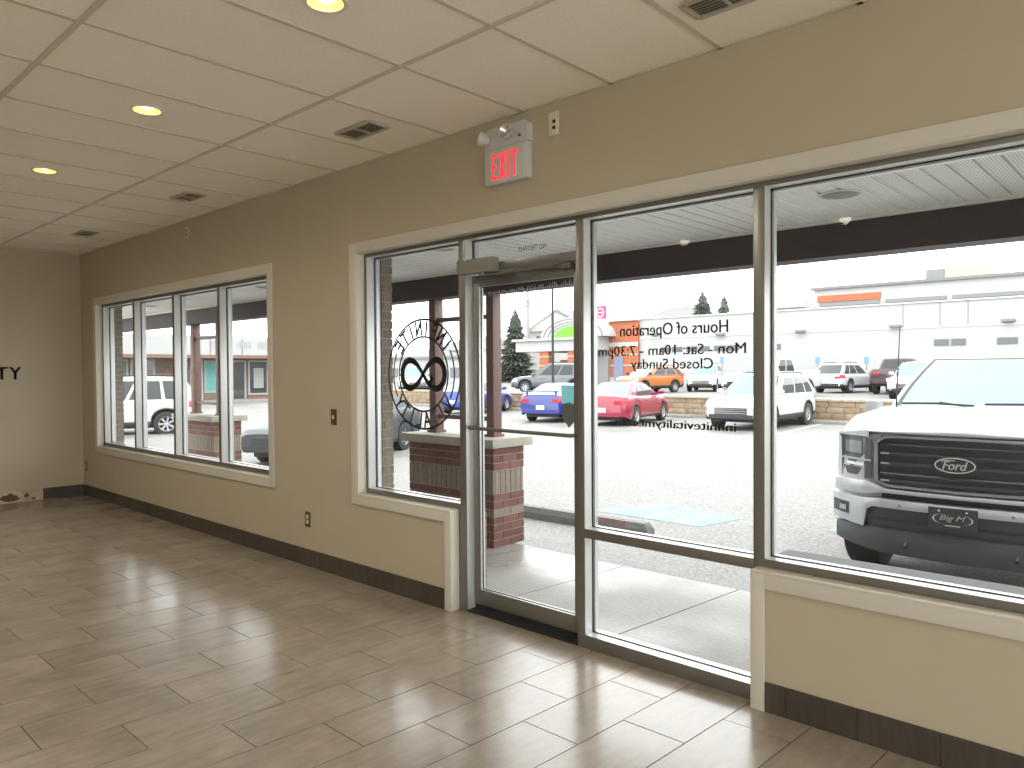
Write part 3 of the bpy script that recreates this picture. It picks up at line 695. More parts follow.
# ================================================================== EXTERIOR: WALK, LOT, CANOPY
def ground_mat(name, c0, c1, scale, rough0, rough1, spk=0.25, spec=0.2, grain=False):
    M = bpy.data.materials.new(name); M.use_nodes = True; t = M.node_tree; b = t.nodes['Principled BSDF']
    co = t.nodes.new('ShaderNodeTexCoord')
    n = t.nodes.new('ShaderNodeTexNoise'); n.inputs['Scale'].default_value = scale; n.inputs['Detail'].default_value = 3; t.links.new(co.outputs['Object'], n.inputs['Vector'])
    n2 = t.nodes.new('ShaderNodeTexNoise'); n2.inputs['Scale'].default_value = 0.6; n2.inputs['Detail'].default_value = 6; t.links.new(co.outputs['Object'], n2.inputs['Vector'])
    ma = t.nodes.new('ShaderNodeMath'); ma.operation = 'MULTIPLY_ADD'; ma.inputs[1].default_value = 0.5
    mh = t.nodes.new('ShaderNodeMath'); mh.operation = 'MULTIPLY'; mh.inputs[1].default_value = 0.5
    t.links.new(n2.outputs[0], mh.inputs[0]); t.links.new(n.outputs[0], ma.inputs[0]); t.links.new(mh.outputs[0], ma.inputs[2])
    if grain:
        n3 = t.nodes.new('ShaderNodeTexNoise'); n3.inputs['Scale'].default_value = 34.0; n3.inputs['Detail'].default_value = 8; n3.inputs['Roughness'].default_value = 0.8
        mp = t.nodes.new('ShaderNodeMapping'); mp.inputs['Scale'].default_value = (0.8, 1.0, 1.0); t.links.new(co.outputs['Object'], mp.inputs[0]); t.links.new(mp.outputs[0], n3.inputs['Vector'])
        m3 = t.nodes.new('ShaderNodeMix'); m3.inputs['Factor'].default_value = 0.62; t.links.new(ma.outputs[0], m3.inputs['A']); t.links.new(n3.outputs[0], m3.inputs['B'])
    r = t.nodes.new('ShaderNodeValToRGB'); e = r.color_ramp.elements
    e[0].position = 0.5-spk/2; e[0].color = (*c0, 1); e[1].position = 0.5+spk/2; e[1].color = (*c1, 1)
    t.links.new(m3.outputs['Result'] if grain else ma.outputs[0], r.inputs[0]); t.links.new(r.outputs[0], b.inputs['Base Color'])
    q = t.nodes.new('ShaderNodeMapRange'); q.inputs['From Min'].default_value = 0.42; q.inputs['From Max'].default_value = 0.6
    q.inputs['To Min'].default_value = rough0; q.inputs['To Max'].default_value = rough1
    t.links.new(n2.outputs[0], q.inputs[0]); t.links.new(q.outputs[0], b.inputs['Roughness'])
    b.inputs['Specular IOR Level'].default_value = spec
    bp = t.nodes.new('ShaderNodeBump'); bp.inputs['Strength'].default_value = 0.35; bp.inputs['Distance'].default_value = 0.01
    t.links.new(n.outputs[0], bp.inputs['Height']); t.links.new(bp.outputs[0], b.inputs['Normal'])
    return M
M_ASPH = ground_mat('wet_worn_asphalt', (0.10, 0.098, 0.094), (0.29, 0.283, 0.27), 55, 0.55, 0.9, 0.15, 0.18, True)
M_CONC = ground_mat('damp_concrete', (0.2048, 0.1998, 0.1803), (0.3023, 0.2925, 0.2682), 40, 0.22, 0.7, 0.5, 0.35)
M_KERB = mat('kerb_concrete', (0.2352, 0.2268, 0.21), 0.8, var=0.12, scale=6)
M_LINE = mat('worn_white_paint', (0.4032, 0.4032, 0.392), 0.7, var=0.2, scale=12)
M_AQUA = mat('worn_aqua_paint', (0.1663, 0.2538, 0.245), 0.7, var=0.25, scale=5)
M_DKB = mat('dark_brown_beam', (0.034, 0.022, 0.026), 0.6)
M_POST = mat('brown_post_paint', (0.1511, 0.08288, 0.07313), 0.55, var=0.04)
M_SOF = mat('white_soffit', (0.5985, 0.5885, 0.5486), 0.5)
def zl(y):
    pts = [(1.735, -0.055), (3.0, -0.24), (4.2, -0.27), (9.0, -0.29), (17.0, -0.35), (60, -0.36)]
    for (a, za), (b_, zb) in zip(pts, pts[1:]):
        if y <= b_: return za+(zb-za)*(y-a)/(b_-a)
    return -0.36
lot = MB(); lot.m = 0
yy = [1.735, 3.0, 4.2, 9.0, 17.0, 23.2]; xx = [-75, -30, -15, -8, -3, 0, 6, 30]
lot.grid([[(x, y, zl(y)) for x in xx] for y in yy])
yy2 = [23.2, 60]; lot.grid([[(x, y, -0.355) for x in (-75, -30)] for y in yy2])
def ground_patch(pl, mi, dz=0.004):
    lot.m = mi; lot.add([(x, y, zl(y)+dz) for x, y in pl], [tuple(range(len(pl)))])
ground_patch([(-5.63, 4.45), (-4.16, 4.45), (-4.0, 5.26), (-5.31, 5.47)], 2)
ground_patch([(-3.0, 5.2), (-2.3, 5.2), (-2.3, 5.9), (-3.0, 5.9)], 2)
def stripe(xs_, ys_, yaw_, L_, wd=0.10):
    c, s = math.cos(yaw_), math.sin(yaw_)
    n = 6
    for i in range(n):
        a, b_ = L_*i/n, L_*(i+1)/n
        ground_patch([(xs_+a*c-wd/2*s, ys_+a*s+wd/2*c), (xs_+a*c+wd/2*s, ys_+a*s-wd/2*c), (xs_+b_*c+wd/2*s, ys_+b_*s-wd/2*c), (xs_+b_*c-wd/2*s, ys_+b_*s+wd/2*c)], 1)
for i in range(9): stripe(-8.75-2.85*i, 17.4, rad(96), 5.0)
lot.m = 3; lot.grid([[(x, y, -0.10) for x in (-16, -5, 4, 30)] for y in (-40, -20, -7, 0.19)]); lot.m = 0; lot.grid([[(x, y, -0.10+(-0.055+0.10)*(y-0.19)/1.545) for x in (6, 30)] for y in (0.19, 1.735)]); lot.grid([[(x, y, -0.06) for x in (-75, -16)] for y in (-40, 1.735)])
PL = struct(lot.build('parking_lot', [M_ASPH, M_LINE, M_AQUA, mat('added_bounce_yard', (0.672, 0.648, 0.6), 0.9, var=0.1, scale=2)]))  # last material: pale yard added behind to bounce daylight indoors
struct(MB().box(-14, 5, YB-1.8, YB-0.125, 2.75, 2.95).build('added_rear_canopy', M_SOF))  # overhang added out of view, keeps sky light off the back window
up = MB(); up.grid([[(x, y, 0.10) for x in (-75, -30, 0, 30)] for y in (23.45, 30, 40, 60, 140)])
up.box(-33.5, 30, 23.3, 23.5, -0.4, 0.10)
struct(up.build('upper_lot', ground_mat('far_asphalt', (0.129, 0.127, 0.121), (0.2182, 0.2133, 0.2034), 9, 0.4, 0.8, 0.4)))
sw = MB()
sw.m = 1; sw.box(-16, 6, 0.19, 1.735, -0.30, -0.05); sw.m = 0
jx = [-16+0.97*i for i in range(0, 12)]
jx = sorted([-3.50-0.97*i for i in range(13)]+[-2.53+0.97*i for i in range(9)])
for a, b_ in zip(jx, jx[1:]):
    sk = 0.10; g = 0.005
    pl = [(a+g, 0.192), (b_-g, 0.192), (b_-g+sk*1.5, 1.73), (a+g+sk*1.5, 1.73)]
    sw.prism(pl, 2, -0.06, -0.03+random.uniform(-0.001, 0.001))
struct(sw.build('sidewalk', [M_CONC, M_GROUT]))
# canopy: soffit, beam, roof
sof = MB(); sof.m = 0
p_ = 0.103; x = -14.0
rows = []
while x < 5.0:
    rows += [(x, 2.441), (x+0.078, 2.441), (x+0.084, 2.452), (x+0.094, 2.452), (x+0.100, 2.441)]; x += p_
sof.grid([[(a, 0.29, z) for a, z in rows], [(a, 1.52, z) for a, z in rows]])
def soffit_mat():
    M = bpy.data.materials.new('perforated_white_soffit'); M.use_nodes = True; t = M.node_tree; b = t.nodes['Principled BSDF']
    co = t.nodes.new('ShaderNodeTexCoord'); mp = t.nodes.new('ShaderNodeVectorMath'); mp.operation = 'SCALE'; mp.inputs['Scale'].default_value = 1/0.013
    fr = t.nodes.new('ShaderNodeVectorMath'); fr.operation = 'FRACTION'; sb = t.nodes.new('ShaderNodeVectorMath'); sb.operation = 'SUBTRACT'; sb.inputs[1].default_value = (0.5, 0.5, 0)
    mz = t.nodes.new('ShaderNodeVectorMath'); mz.operation = 'MULTIPLY'; mz.inputs[1].default_value = (1, 1, 0)
    ln = t.nodes.new('ShaderNodeVectorMath'); ln.operation = 'LENGTH'
    lt = t.nodes.new('ShaderNodeMath'); lt.operation = 'LESS_THAN'; lt.inputs[1].default_value = 0.24
    mx_ = t.nodes.new('ShaderNodeMix'); mx_.data_type = 'RGBA'; mx_.inputs['A'].default_value = (0.84, 0.83, 0.79, 1); mx_.inputs['B'].default_value = (0.16, 0.155, 0.145, 1)
    t.links.new(co.outputs['Object'], mp.inputs[0]); t.links.new(mp.outputs[0], fr.inputs[0]); t.links.new(fr.outputs[0], sb.inputs[0]); t.links.new(sb.outputs[0], mz.inputs[0])
    t.links.new(mz.outputs[0], ln.inputs[0]); t.links.new(ln.outputs['Value'], lt.inputs[0]); t.links.new(lt.outputs[0], mx_.inputs['Factor']); t.links.new(mx_.outputs['Result'], b.inputs['Base Color'])
    b.inputs['Roughness'].default_value = 0.5
    return M
sof.m = 1; sof.box(-14, 5, 1.49, 1.52, 2.425, 2.45)
struct(sof.build('soffit', [soffit_mat(), M_SOF], fix=False))
bm_ = MB(); bm_.box(-14, 5, 1.522, 1.72, 2.226, 3.1); bm_.box(-14, 5, 0.29, 1.75, 3.1, 3.25)
struct(bm_.build('canopy_beam', M_DKB))
for (px, py, lb) in ((840, 194, 'flat round disc on the soffit above the wide shop window'), (426, 246, 'flat round disc on the soffit left of the door'), (265, 287, 'flat round disc on the soffit outside the right pane of the far window'), (150, 306, 'flat round disc on the soffit outside the left panes of the far window')):
    dv = RT*((px-512)/F_PX)+UP*(-(py-384)/F_PX)+FW; t_ = (2.44-CAM.z)/dv.z; P = CAM+dv*t_
    r = empty('soffit_light', (P.x, max(P.y, 0.5), 2.441)); tag(r, lb, 'soffit light', 'round soffit discs')
    mb = MB(); mb.lathe([(0, -0.014), (0.07, -0.012), (0.092, -0.004), (0.095, -0.0005)], n=28); mb.build('lens', mat('grey_lens', (0.231, 0.231, 0.196), 0.5), r, smooth=50)
    mb = MB(); mb.lathe([(0.092, -0.0005), (0.094, -0.008), (0.104, -0.006), (0.106, -0.0005)], n=28); mb.build('rim', M_SOF, r, smooth=50)

# brick piers with paired posts
M_CAP = mat('pier_cap_concrete', (0.3528, 0.336, 0.2856), 0.85, var=0.12, scale=12)
def pier(x0, x1, label):
    r = empty('brick_pier', ((x0+x1)/2, 1.66, -0.03)); tag(r, label, 'pier')
    hx = (x1-x0)/2
    seq = [(0.0677, 2, 0)]*4+[(0.0677, 1, 0)]+[(0.0677, 2, 0)]*2+[(0.205, 1, 1)]+[(0.0677, 2, 0)]*2
    mb = MB(); brick_wall(mb, -hx, hx, -0.20, 0.195, 0.0, 0.882, pick=lambda k: seq[min(k, len(seq)-1)], bl=0.2)
    mb.build('brick_base', [M_MORT, M_BRK_T, M_BRK_R], r)
    mb = MB(); mb.bbox(-hx-0.055, hx+0.055, -0.265, 0.265, 0.883, 0.962, 0.008); mb.build('cap', M_CAP, r, smooth=40)
    for s in (-1, 1):
        cx = s*(hx-0.182)
        mb = MB(); mb.bbox(cx-0.046, cx+0.046, -0.055, 0.055, 0.963, 2.2555, 0.006); o = mb.build('post', M_POST, r, smooth=40)
        mb = MB(); mb.bbox(cx-0.065, cx+0.065, -0.07, 0.07, 0.9625, 0.985, 0.004); mb.build('post_foot', M_POST, o)
    for z in (1.10, 2.035):
        mb = MB(); mb.bbox(-(hx-0.23), hx-0.23, -0.025, 0.025, z, z+0.042, 0.004); mb.build('rail', M_POST, r)
    return r
pier(-5.68, -4.53, 'brick and tan soldier course pier with brown posts just outside the door')
pier(-10.98, -9.83, 'brick pier with brown posts outside the far four pane window')
# wheel stop
def wheel_stop(x, y, yaw_, label, L_=1.83):
    r = empty('wheel_stop', (x, y, zl(y)), yaw_); tag(r, label, 'wheel stop')
    h = L_/2
    mb = MB(); prof = [(-0.075, 0.0), (0.075, 0.0), (0.074, 0.08), (0.055, 0.145), (-0.055, 0.145), (-0.074, 0.08)]
    vs = [(-h, a, b_) for a, b_ in prof]+[(h, a, b_) for a, b_ in prof]
    for k in (4, 3): vs[k] = (-h+0.05, *vs[k][1:]); vs[6+k] = (h-0.05, *vs[6+k][1:])
    n = 6; mb.add(vs, [tuple(range(n)), tuple(range(2*n-1, n-1, -1))]+[(i, (i+1) % n, n+(i+1) % n, n+i) for i in range(n)])
    mb.build('concrete_block', mat('grey_stop_concrete', (0.1452, 0.1452, 0.1386), 0.85, var=0.15, scale=14), r)
    for a in (-h+0.35, h-0.35): mb = MB(); mb.lathe([(0, 0.153), (0.014, 0.152), (0.016, 0.1455)], (a, 0, 0), n=10); mb.build('pin', M_ALU_D, r)
wheel_stop(-5.18, 3.56, 0.02, 'low concrete wheel stop on the lot just beyond the door')
# planter wall of tan block
M_BLK = mat('tan_planter_block', (0.2704, 0.2029, 0.1352), 0.9, var=0.22, scale=7, island=0.16)
pb = MB()
pb.m = 0; pb.box(-33, 4, 22.68, 23.32, -0.42, 0.40)
random.seed(2)
for row in range(4):
    xx_ = -33-random.uniform(0, 0.4)
    while xx_ < 4:
        L_ = random.choice((0.32, 0.44, 0.56)); pb.m = 1
        pb.bbox(xx_+0.006, xx_+L_-0.006, 22.62-random.uniform(0, 0.02)+0.012*row, 22.76, -0.42+row*0.2+0.005, -0.42+(row+1)*0.2-0.005, 0.012); xx_ += L_
pb.m = 2; pb.box(-33.1, 4.1, 22.60, 23.36, 0.385, 0.46); pb.m = 3; pb.box(-33.1, 4.1, 22.2, 22.36, -0.42, -0.24)
for i in range(9):
    xx_ = -9.3-2.85*i; pb.bbox(xx_-0.9, xx_+0.9, 21.95, 22.12, -0.36, -0.24, 0.02)
tag(pb.build('planter_wall', [M_MORT, M_BLK, mat('planter_cap', (0.36, 0.306, 0.243), 0.9, var=0.15), M_KERB], smooth=40), 'long low tan block retaining wall behind the first row of parked cars', 'retaining wall')

# ================================================================== CARS
M_TIRE = mat('tyre_rubber', (0.022, 0.022, 0.024), 0.8)
M_RIM = mat('alloy_rim', (0.4732, 0.4823, 0.5005), 0.35, metal=0.6)
M_CARGL = mat('car_window_dark', (0.02, 0.024, 0.026), 0.04)
M_WSH = mat('car_windshield', (0.150, 0.190, 0.193), 0.03, metal=1.0)
M_HEAD = mat('headlight_lens', (0.495, 0.513, 0.54), 0.12, metal=0.5)
M_TAIL = mat('taillight_red', (0.42, 0.02, 0.03), 0.15)
M_CLAD = mat('black_cladding', (0.024, 0.0248, 0.0272), 0.6)
M_GRIL = mat('dark_grille', (0.018, 0.02, 0.026), 0.3)
M_PLATE = mat('white_number_plate', (0.63, 0.6384, 0.6552), 0.5)
def paint(name, col, rough=0.22, metal=0.0): return mat(name, col, rough, metal, coat=0.6)
def lerp(a, b, t): return a+(b-a)*t
def pw(pts, x):
    if x <= pts[0][0]: return pts[0][1]
    for (a, va), (b, vb) in zip(pts, pts[1:]):
        if x <= b: return va+(vb-va)*(x-a)/(b-a)
    return pts[-1][1]
SEDAN = dict(L=4.6, W=1.78, H=1.43, sill=0.24, r=0.325, xr=0.98, xf=0.88, top=[(0, 0.86), (0.02, 0.98), (0.16, 1.03), (0.32, 0.98), (0.66, 0.95), (0.74, 0.93), (0.90, 0.80), (0.97, 0.72), (1, 0.64)],
             gh=(0.10, 0.30, 0.50, 0.745), belt=0.96, wb=0.80, wt=0.585, win=[(0.20, 0.50), (0.53, 0.86)], clad=0, tl=0.35, ta=0.2)
COUPE = dict(SEDAN, L=4.5, H=1.37, gh=(0.12, 0.33, 0.48, 0.73), win=[(0.27, 0.40), (0.43, 0.86)], spoiler=1)
SUV = dict(L=4.72, W=1.9, H=1.68, sill=0.30, r=0.365, xr=0.92, xf=0.92, top=[(0, 0.95), (0.012, 1.08), (0.06, 1.08), (0.66, 1.06), (0.74, 1.05), (0.90, 0.98), (0.965, 0.90), (1, 0.74)],
           gh=(0.008, 0.10, 0.54, 0.735), belt=1.05, wb=0.86, wt=0.65, win=[(0.07, 0.25), (0.28, 0.53), (0.56, 0.88)], clad=1, tl=0.4, ta=0.2)
HATCH = dict(SUV, L=4.3, W=1.76, H=1.58, r=0.34, gh=(0.01, 0.14, 0.52, 0.735), win=[(0.06, 0.20), (0.24, 0.52), (0.55, 0.88)])
PICK = dict(L=5.8, W=2.0, H=1.95, sill=0.48, r=0.40, xr=1.25, xf=0.95, top=[(0, 1.20), (0.005, 1.32), (0.40, 1.32), (0.41, 1.24), (0.68, 1.22), (0.74, 1.22), (0.93, 1.16), (0.985, 1.08), (1, 0.85)],
            gh=(0.385, 0.41, 0.60, 0.735), belt=1.23, wb=0.90, wt=0.70, win=[(0.10, 0.46), (0.50, 0.86)], clad=0, tl=0.25, ta=0.12)
WHEEL = {}
def wheel_meshes(r, wd, rim):
    key = (r, wd, rim.name)
    if key not in WHEEL:
        t_ = MB(); t_.lathe([(r*0.60, -wd/2), (r*0.93, -wd/2-0.004), (r*0.985, -wd*0.47), (r, -wd*0.38), (r, wd*0.38), (r*0.985, wd*0.47), (r*0.93, wd/2+0.004), (r*0.60, wd/2)], axis=1, n=36)
        t_.lathe([(0, -wd*0.1), (r*0.63, -wd*0.1)], axis=1, n=24); t_.lathe([(0, wd*0.1), (r*0.63, wd*0.1)], axis=1, n=24)
        k = MB(); k.lathe([(r*0.62, wd*0.1), (r*0.62, wd/2-0.012), (r*0.585, wd/2-0.006), (r*0.55, wd/2-0.02), (r*0.55, wd*0.12)], axis=1, n=32)
        k.lathe([(0, wd*0.40), (r*0.13, wd*0.38), (r*0.15, wd*0.2)], axis=1, n=16)
        for i in range(7):
            a = 2*PI*i/7; st = len(k.v)
            k.add([(r*0.10, wd*0.36, -r*0.055), (r*0.10, wd*0.36, r*0.055), (r*0.565, wd*0.42, r*0.085), (r*0.565, wd*0.42, -r*0.085),
                   (r*0.10, wd*0.2, -r*0.055), (r*0.10, wd*0.2, r*0.055), (r*0.565, wd*0.26, r*0.085), (r*0.565, wd*0.26, -r*0.085)],
                  [(0, 1, 2, 3), (4, 7, 6, 5), (0, 4, 5, 1), (2, 6, 7, 3), (0, 3, 7, 4), (1, 5, 6, 2)])
            k.xf(Matrix.Rotation(a, 4, 'Y'), st)
        WHEEL[key] = (t_.mesh('wheel', M_TIRE, 45), k.mesh('rim', rim, 40))
    return WHEEL[key]
def make_car(name, label, cat, x, y, z, yaw_, sp, P, rim=None, plate=True, glassM=None, group=None):
    root = empty(name, (x, y, z), rad(yaw_)); tag(root, label, cat, group)
    L, W, Hh, sill, r = sp['L'], sp['W'], sp['H'], sp['sill'], sp['r']
    ax = [-L/2+sp['xr'], L/2-sp['xf']]; R = r*1.13; zw = r
    rim = rim or M_RIM; gl = glassM or M_CARGL
    def plan(xx):
        e = (abs(xx)-(L/2-sp['tl']))/sp['tl']
        return 1-(sp['ta']*max(0, e)**2.2 if e > 0 else 0)
    def zb(xx):
        s = (xx+L/2)/L; b = sill+0.10*max(0, (abs(s-0.5)-0.42)/0.08)
        for a in ax:
            if abs(xx-a) < R: b = max(b, zw+math.sqrt(R*R-(xx-a)**2))
        return b
    SH = [(0, .955), (.1, .985), (.25, 1.0), (.5, 1.0), (.68, .99), (.84, .97), (.94, .94), (1.0, .90)]
    def skin(xx, t, off=0.0, sg=1):
        s = (xx+L/2)/L; zt = pw(sp['top'], s); b = min(zb(xx), zt-0.06); w_ = W/2*plan(xx)
        if t <= 1:
            return (xx, sg*(w_*pw(SH, t)+off), b+(zt-0.02-b)*t)
        f = pw([(1, .90), (1.3, .80), (1.6, .5), (2, 0)], t)
        return (xx, sg*w_*f, zt-0.02+pw([(1, 0), (1.3, .018), (1.6, .034), (2, .04)], t)+off)
    st = sorted(set([round(-L/2+L*i/44, 4) for i in range(45)]+[round(a+R*math.cos(PI*k/12), 4) for a in ax for k in range(13)]+[round(p[0]*L-L/2, 4) for p in sp['top']]))
    tt = [0, .1, .25, .5, .68, .84, .94, 1.0, 1.3, 1.6, 2.0]
    mb = MB()
    for sg in (1, -1): mb.grid([[skin(a, t, 0, sg) for t in tt] for a in st])
    for a in (st[0], st[-1]):
        ring_ = [skin(a, t, 0, 1) for t in tt]+[skin(a, t, 0, -1) for t in reversed(tt[:-1])]
        mb.add(ring_, [tuple(range(len(ring_)))])
    bm = bmesh.new(); me = mb.mesh('body', P); bm.from_mesh(me); bmesh.ops.remove_doubles(bm, verts=bm.verts[:], dist=0.0008); bmesh.ops.recalc_face_normals(bm, faces=bm.faces[:]); bm.to_mesh(me); bm.free()
    me.polygons.foreach_set('use_smooth', [True]*len(me.polygons)); me.set_sharp_from_angle(angle=rad(38))
    link('body', me, root)
    mb = MB(); mb.box(-L/2+0.25, L/2-0.25, -W/2+0.27, W/2-0.27, sill-0.05, 0.72); mb.build('underbody', M_CLAD, root)
    # cladding along sills and arches
    def strip(name, x0_, x1_, t0, t1, off, M, parent=root, n=14, both=True):
        for sg in ((1, -1) if both else (1,)):
            m2 = MB(); xs_ = sorted(set([x0_+(x1_-x0_)*i/n for i in range(n+1)]+[a for a in st if x0_ < a < x1_]))
            m2.grid([[skin(a, t0+(t1-t0)*j/4, off if 0 < j < 4 else off*0.2, sg) for j in range(5)] for a in xs_]); m2.build(name, M, parent, smooth=40)
    if sp['clad']: strip('cladding', -L/2+0.02, L/2-0.02, 0.0, 0.2, 0.012, M_CLAD, n=40)
    else: strip('sill_trim', ax[0]+R, ax[1]-R, 0.0, 0.1, 0.006, M_CLAD)
    if sp.get('front', 1):
        strip('headlight', L/2-sp['tl']*1.05, L/2-0.03, 0.62, 0.88, 0.010, M_HEAD)
        zg = pw(sp['top'], 1.0); 
        mb = MB(); mb.bbox(L/2-0.03, L/2+0.012, -W*0.27, W*0.27, zg-0.26, zg-0.05, 0.01); g_ = mb.build('grille', M_GRIL, root)
        mb = MB()
        for k in range(3): mb.box(L/2+0.010, L/2+0.018, -W*0.26, W*0.26, zg-0.22+k*0.06, zg-0.20+k*0.06)
        mb.build('grille_bar', M_CHR if sp['clad'] else M_CLAD, g_)
        mb = MB(); mb.bbox(L/2-0.06, L/2+0.02, -W*0.37, W*0.37, sill+0.06, sill+0.19, 0.015); mb.build('front_bumper', M_CLAD, root)
    strip('taillight', -L/2+0.012, -L/2+sp['tl']*0.8, 0.70, 0.95, 0.010, M_TAIL)
    zr = pw(sp['top'], 0.0)
    for sg in (1, -1):
        mb = MB(); mb.bbox(-L/2-0.012, -L/2+0.03, min(sg*W*0.25, sg*W*0.39), max(sg*W*0.25, sg*W*0.39), zr-0.14, zr-0.01, 0.008); mb.build('taillight', M_TAIL, root)
    mb = MB(); mb.bbox(-L/2-0.02, -L/2+0.05, -W*0.36, W*0.36, sill+0.08, sill+0.24, 0.015); mb.build('rear_bumper', M_CLAD if sp['clad'] else P, root)
    if plate:
        zp = zr-0.22 if sp['clad'] else sill+0.30
        mb = MB(); mb.bbox(-L/2-0.026, -L/2-0.010, -0.155, 0.155, zp-0.075, zp+0.075, 0.003); mb.build('number_plate', M_PLATE, root)
    # cabin
    xc, xct, xat, xa = [g*L-L/2 for g in sp['gh']]; be = sp['belt']-0.03; wb_, wt_ = sp['wb'], sp['wt']
    xr_ = lambda h: lerp(xc, xct, h); xf_ = lambda h: lerp(xa, xat, h)
    yh = lambda h: lerp(wb_, wt_, h)+0.035*math.sin(PI*h)
    zz = lambda h: lerp(be, Hh-0.035, h)
    side = lambda sg, q, h, o=0: (lerp(xr_(h), xf_(h), q), sg*(yh(h)+o), zz(h)+o*0.3)
    front = lambda q, h, o=0: (xf_(h)+0.16*(1-(2*q-1)**2)*(1-0.4*h)+o*0.7, lerp(-1, 1, q)*yh(h), zz(h)+o)
    rear = lambda q, h, o=0: (xr_(h)-0.10*(1-(2*q-1)**2)-o*0.8, lerp(-1, 1, q)*yh(h), zz(h)+o*0.6)
    mb = MB(); hs = [0, .2, .4, .6, .8, .93, 1.0]; qs = [i/8 for i in range(9)]
    def rnd(P_, h): return P_
    for sg in (1, -1): mb.grid([[side(sg, q, h) for q in qs] for h in hs])
    mb.grid([[front(q, h) for q in qs] for h in hs]); mb.grid([[rear(q, h) for q in qs] for h in hs])
    roof = []
    for i in range(13):
        u = i/12; rw = []
        for q in qs:
            xr1 = rear(q, 1)[0]; xf1 = front(q, 1)[0]; cr = 0.045*math.sin(PI*min(1, max(0, u)))**0.5*(1-(2*q-1)**4)
            rw.append((lerp(xr1, xf1, u), lerp(-1, 1, q)*wt_, Hh-0.035+cr))
        roof.append(rw)
    mb.grid(roof)
    me = mb.mesh('cabin', P); bm = bmesh.new(); bm.from_mesh(me); bmesh.ops.remove_doubles(bm, verts=bm.verts[:], dist=0.001); bmesh.ops.recalc_face_normals(bm, faces=bm.faces[:]); bm.to_mesh(me); bm.free()
    me.polygons.foreach_set('use_smooth', [True]*len(me.polygons)); me.set_sharp_from_angle(angle=rad(38)); link('cabin', me, root)
    def gpane(name, fn, q0, q1, h0, h1, M, n=6):
        m2 = MB(); m2.grid([[fn(lerp(q0, q1, i/n), lerp(h0, h1, j/4)) for i in range(n+1)] for j in range(5)]); m2.build(name, M, root, smooth=60)
    gpane('windshield_seal', lambda q, h: front(q, h, 0.004), 0.025, 0.975, 0.02, 0.985, M_CLAD, 10)
    gpane('windshield', lambda q, h: front(q, h, 0.008), 0.05, 0.95, 0.06, 0.95, M_WSH, 10)
    gpane('rear_window', lambda q, h: rear(q, h, 0.008), 0.07, 0.93, 0.10, 0.90, gl if (sp['clad'] or L > 5.2) else M_WSH, 10)
    for sg in (1, -1):
        for (q0, q1) in sp['win']: gpane('side_window', lambda q, h, sg=sg: side(sg, q, h, 0.007), q0, q1, 0.10, 0.88, gl)
        if not sp.get('front', 1): continue
        mb = MB(); yy_ = sg*(wb_+0.13); mb.lathe([(0, -0.11), (0.05, -0.10), (0.075, -0.04), (0.08, 0.04), (0.05, 0.10), (0, 0.11)], axis=1, n=14)
        mb.xf(Matrix.Translation((xa-0.12*L/4.6, yy_, be+0.13)) @ Matrix.Diagonal((0.8, 1, 1, 1))); mb.box(xa-0.14, xa-0.10, min(sg*wb_*0.97, yy_), max(sg*wb_*0.97, yy_), be+0.05, be+0.09)
        mb.build('side_mirror', P if not sp.get('bm') else M_CLAD, root, smooth=50)
        if sp['clad']:
            mb = MB(); mb.tube([side(sg, 0.06, 1, -0.06)[:2]+(Hh,), side(sg, 0.12, 1, -0.06)[:2]+(Hh+0.05,), side(sg, 0.88, 1, -0.06)[:2]+(Hh+0.05,), side(sg, 0.94, 1, -0.06)[:2]+(Hh,)], 0.018, 6); mb.build('roof_rail', M_CLAD, root)
        for q in (0.45, 0.80):
            px_ = lerp(xc, xa, q); pt = skin(px_, 0.80, 0.012, sg); mb = MB(); mb.bbox(px_-0.10, px_+0.10, pt[1]-0.012, pt[1]+0.012, pt[2]-0.014, pt[2]+0.014, 0.004); mb.build('door_handle', P, root)
    if sp.get('spoiler'):
        mb = MB(); zs = pw(sp['top'], 0.03); mb.bbox(-L/2+0.02, -L/2+0.20, -W*0.36, W*0.36, zs+0.12, zs+0.15, 0.01)
        for sg in (1, -1): mb.box(-L/2+0.06, -L/2+0.16, sg*W*0.31-0.02, sg*W*0.31+0.02, zs-0.04, zs+0.13)
        mb.build('spoiler', P, root)
    wd = 0.225 if L < 5.5 else 0.27
    for a in ax:
        for sg in (1, -1):
            tm, rm = wheel_meshes(r, wd, rim)
            wo = link('wheel', tm, root); wo.location = (a, sg*(W/2-wd/2-0.015), r); wo.rotation_euler = (0, 0, 0 if sg > 0 else PI)
            link('rim', rm, wo)
    root['_L'] = L
    return root
WHITE = paint('white_car_paint', (0.4628, 0.4698, 0.4769))
G1 = -0.35; UZ = 0.10
make_car('sedan', 'red sedan parked nose in, between the blue coupe and the white crossover', 'car', -14.85, 18.85, G1, 103, SEDAN, paint('red_car_paint', (0.243, 0.0108, 0.0315)))
make_car('crossover', 'white crossover backed against the tan block wall beside the red sedan', 'car', -10.35, 19.95, G1, -89, dict(SUV, L=4.7, wb=0.86), WHITE)
make_car('coupe', 'blue coupe with a rear spoiler, seen through the door glass', 'car', -17.67, 18.85, G1, 106.5, COUPE, paint('blue_car_paint', (0.014, 0.026, 0.19)))
make_car('sedan', 'blue sedan left of the blue coupe, half hidden by the brick pier post', 'car', -23.6, 20.0, G1, 109, dict(SEDAN, L=4.5, H=1.38), paint('bright_blue_car_paint', (0.012, 0.04, 0.22)))
make_car('hatchback', 'orange small crossover in the upper row above the red sedan', 'car', -24.2, 35.2, UZ, -104, dict(HATCH, bm=1), paint('orange_car_paint', (0.378, 0.117, 0.018)))
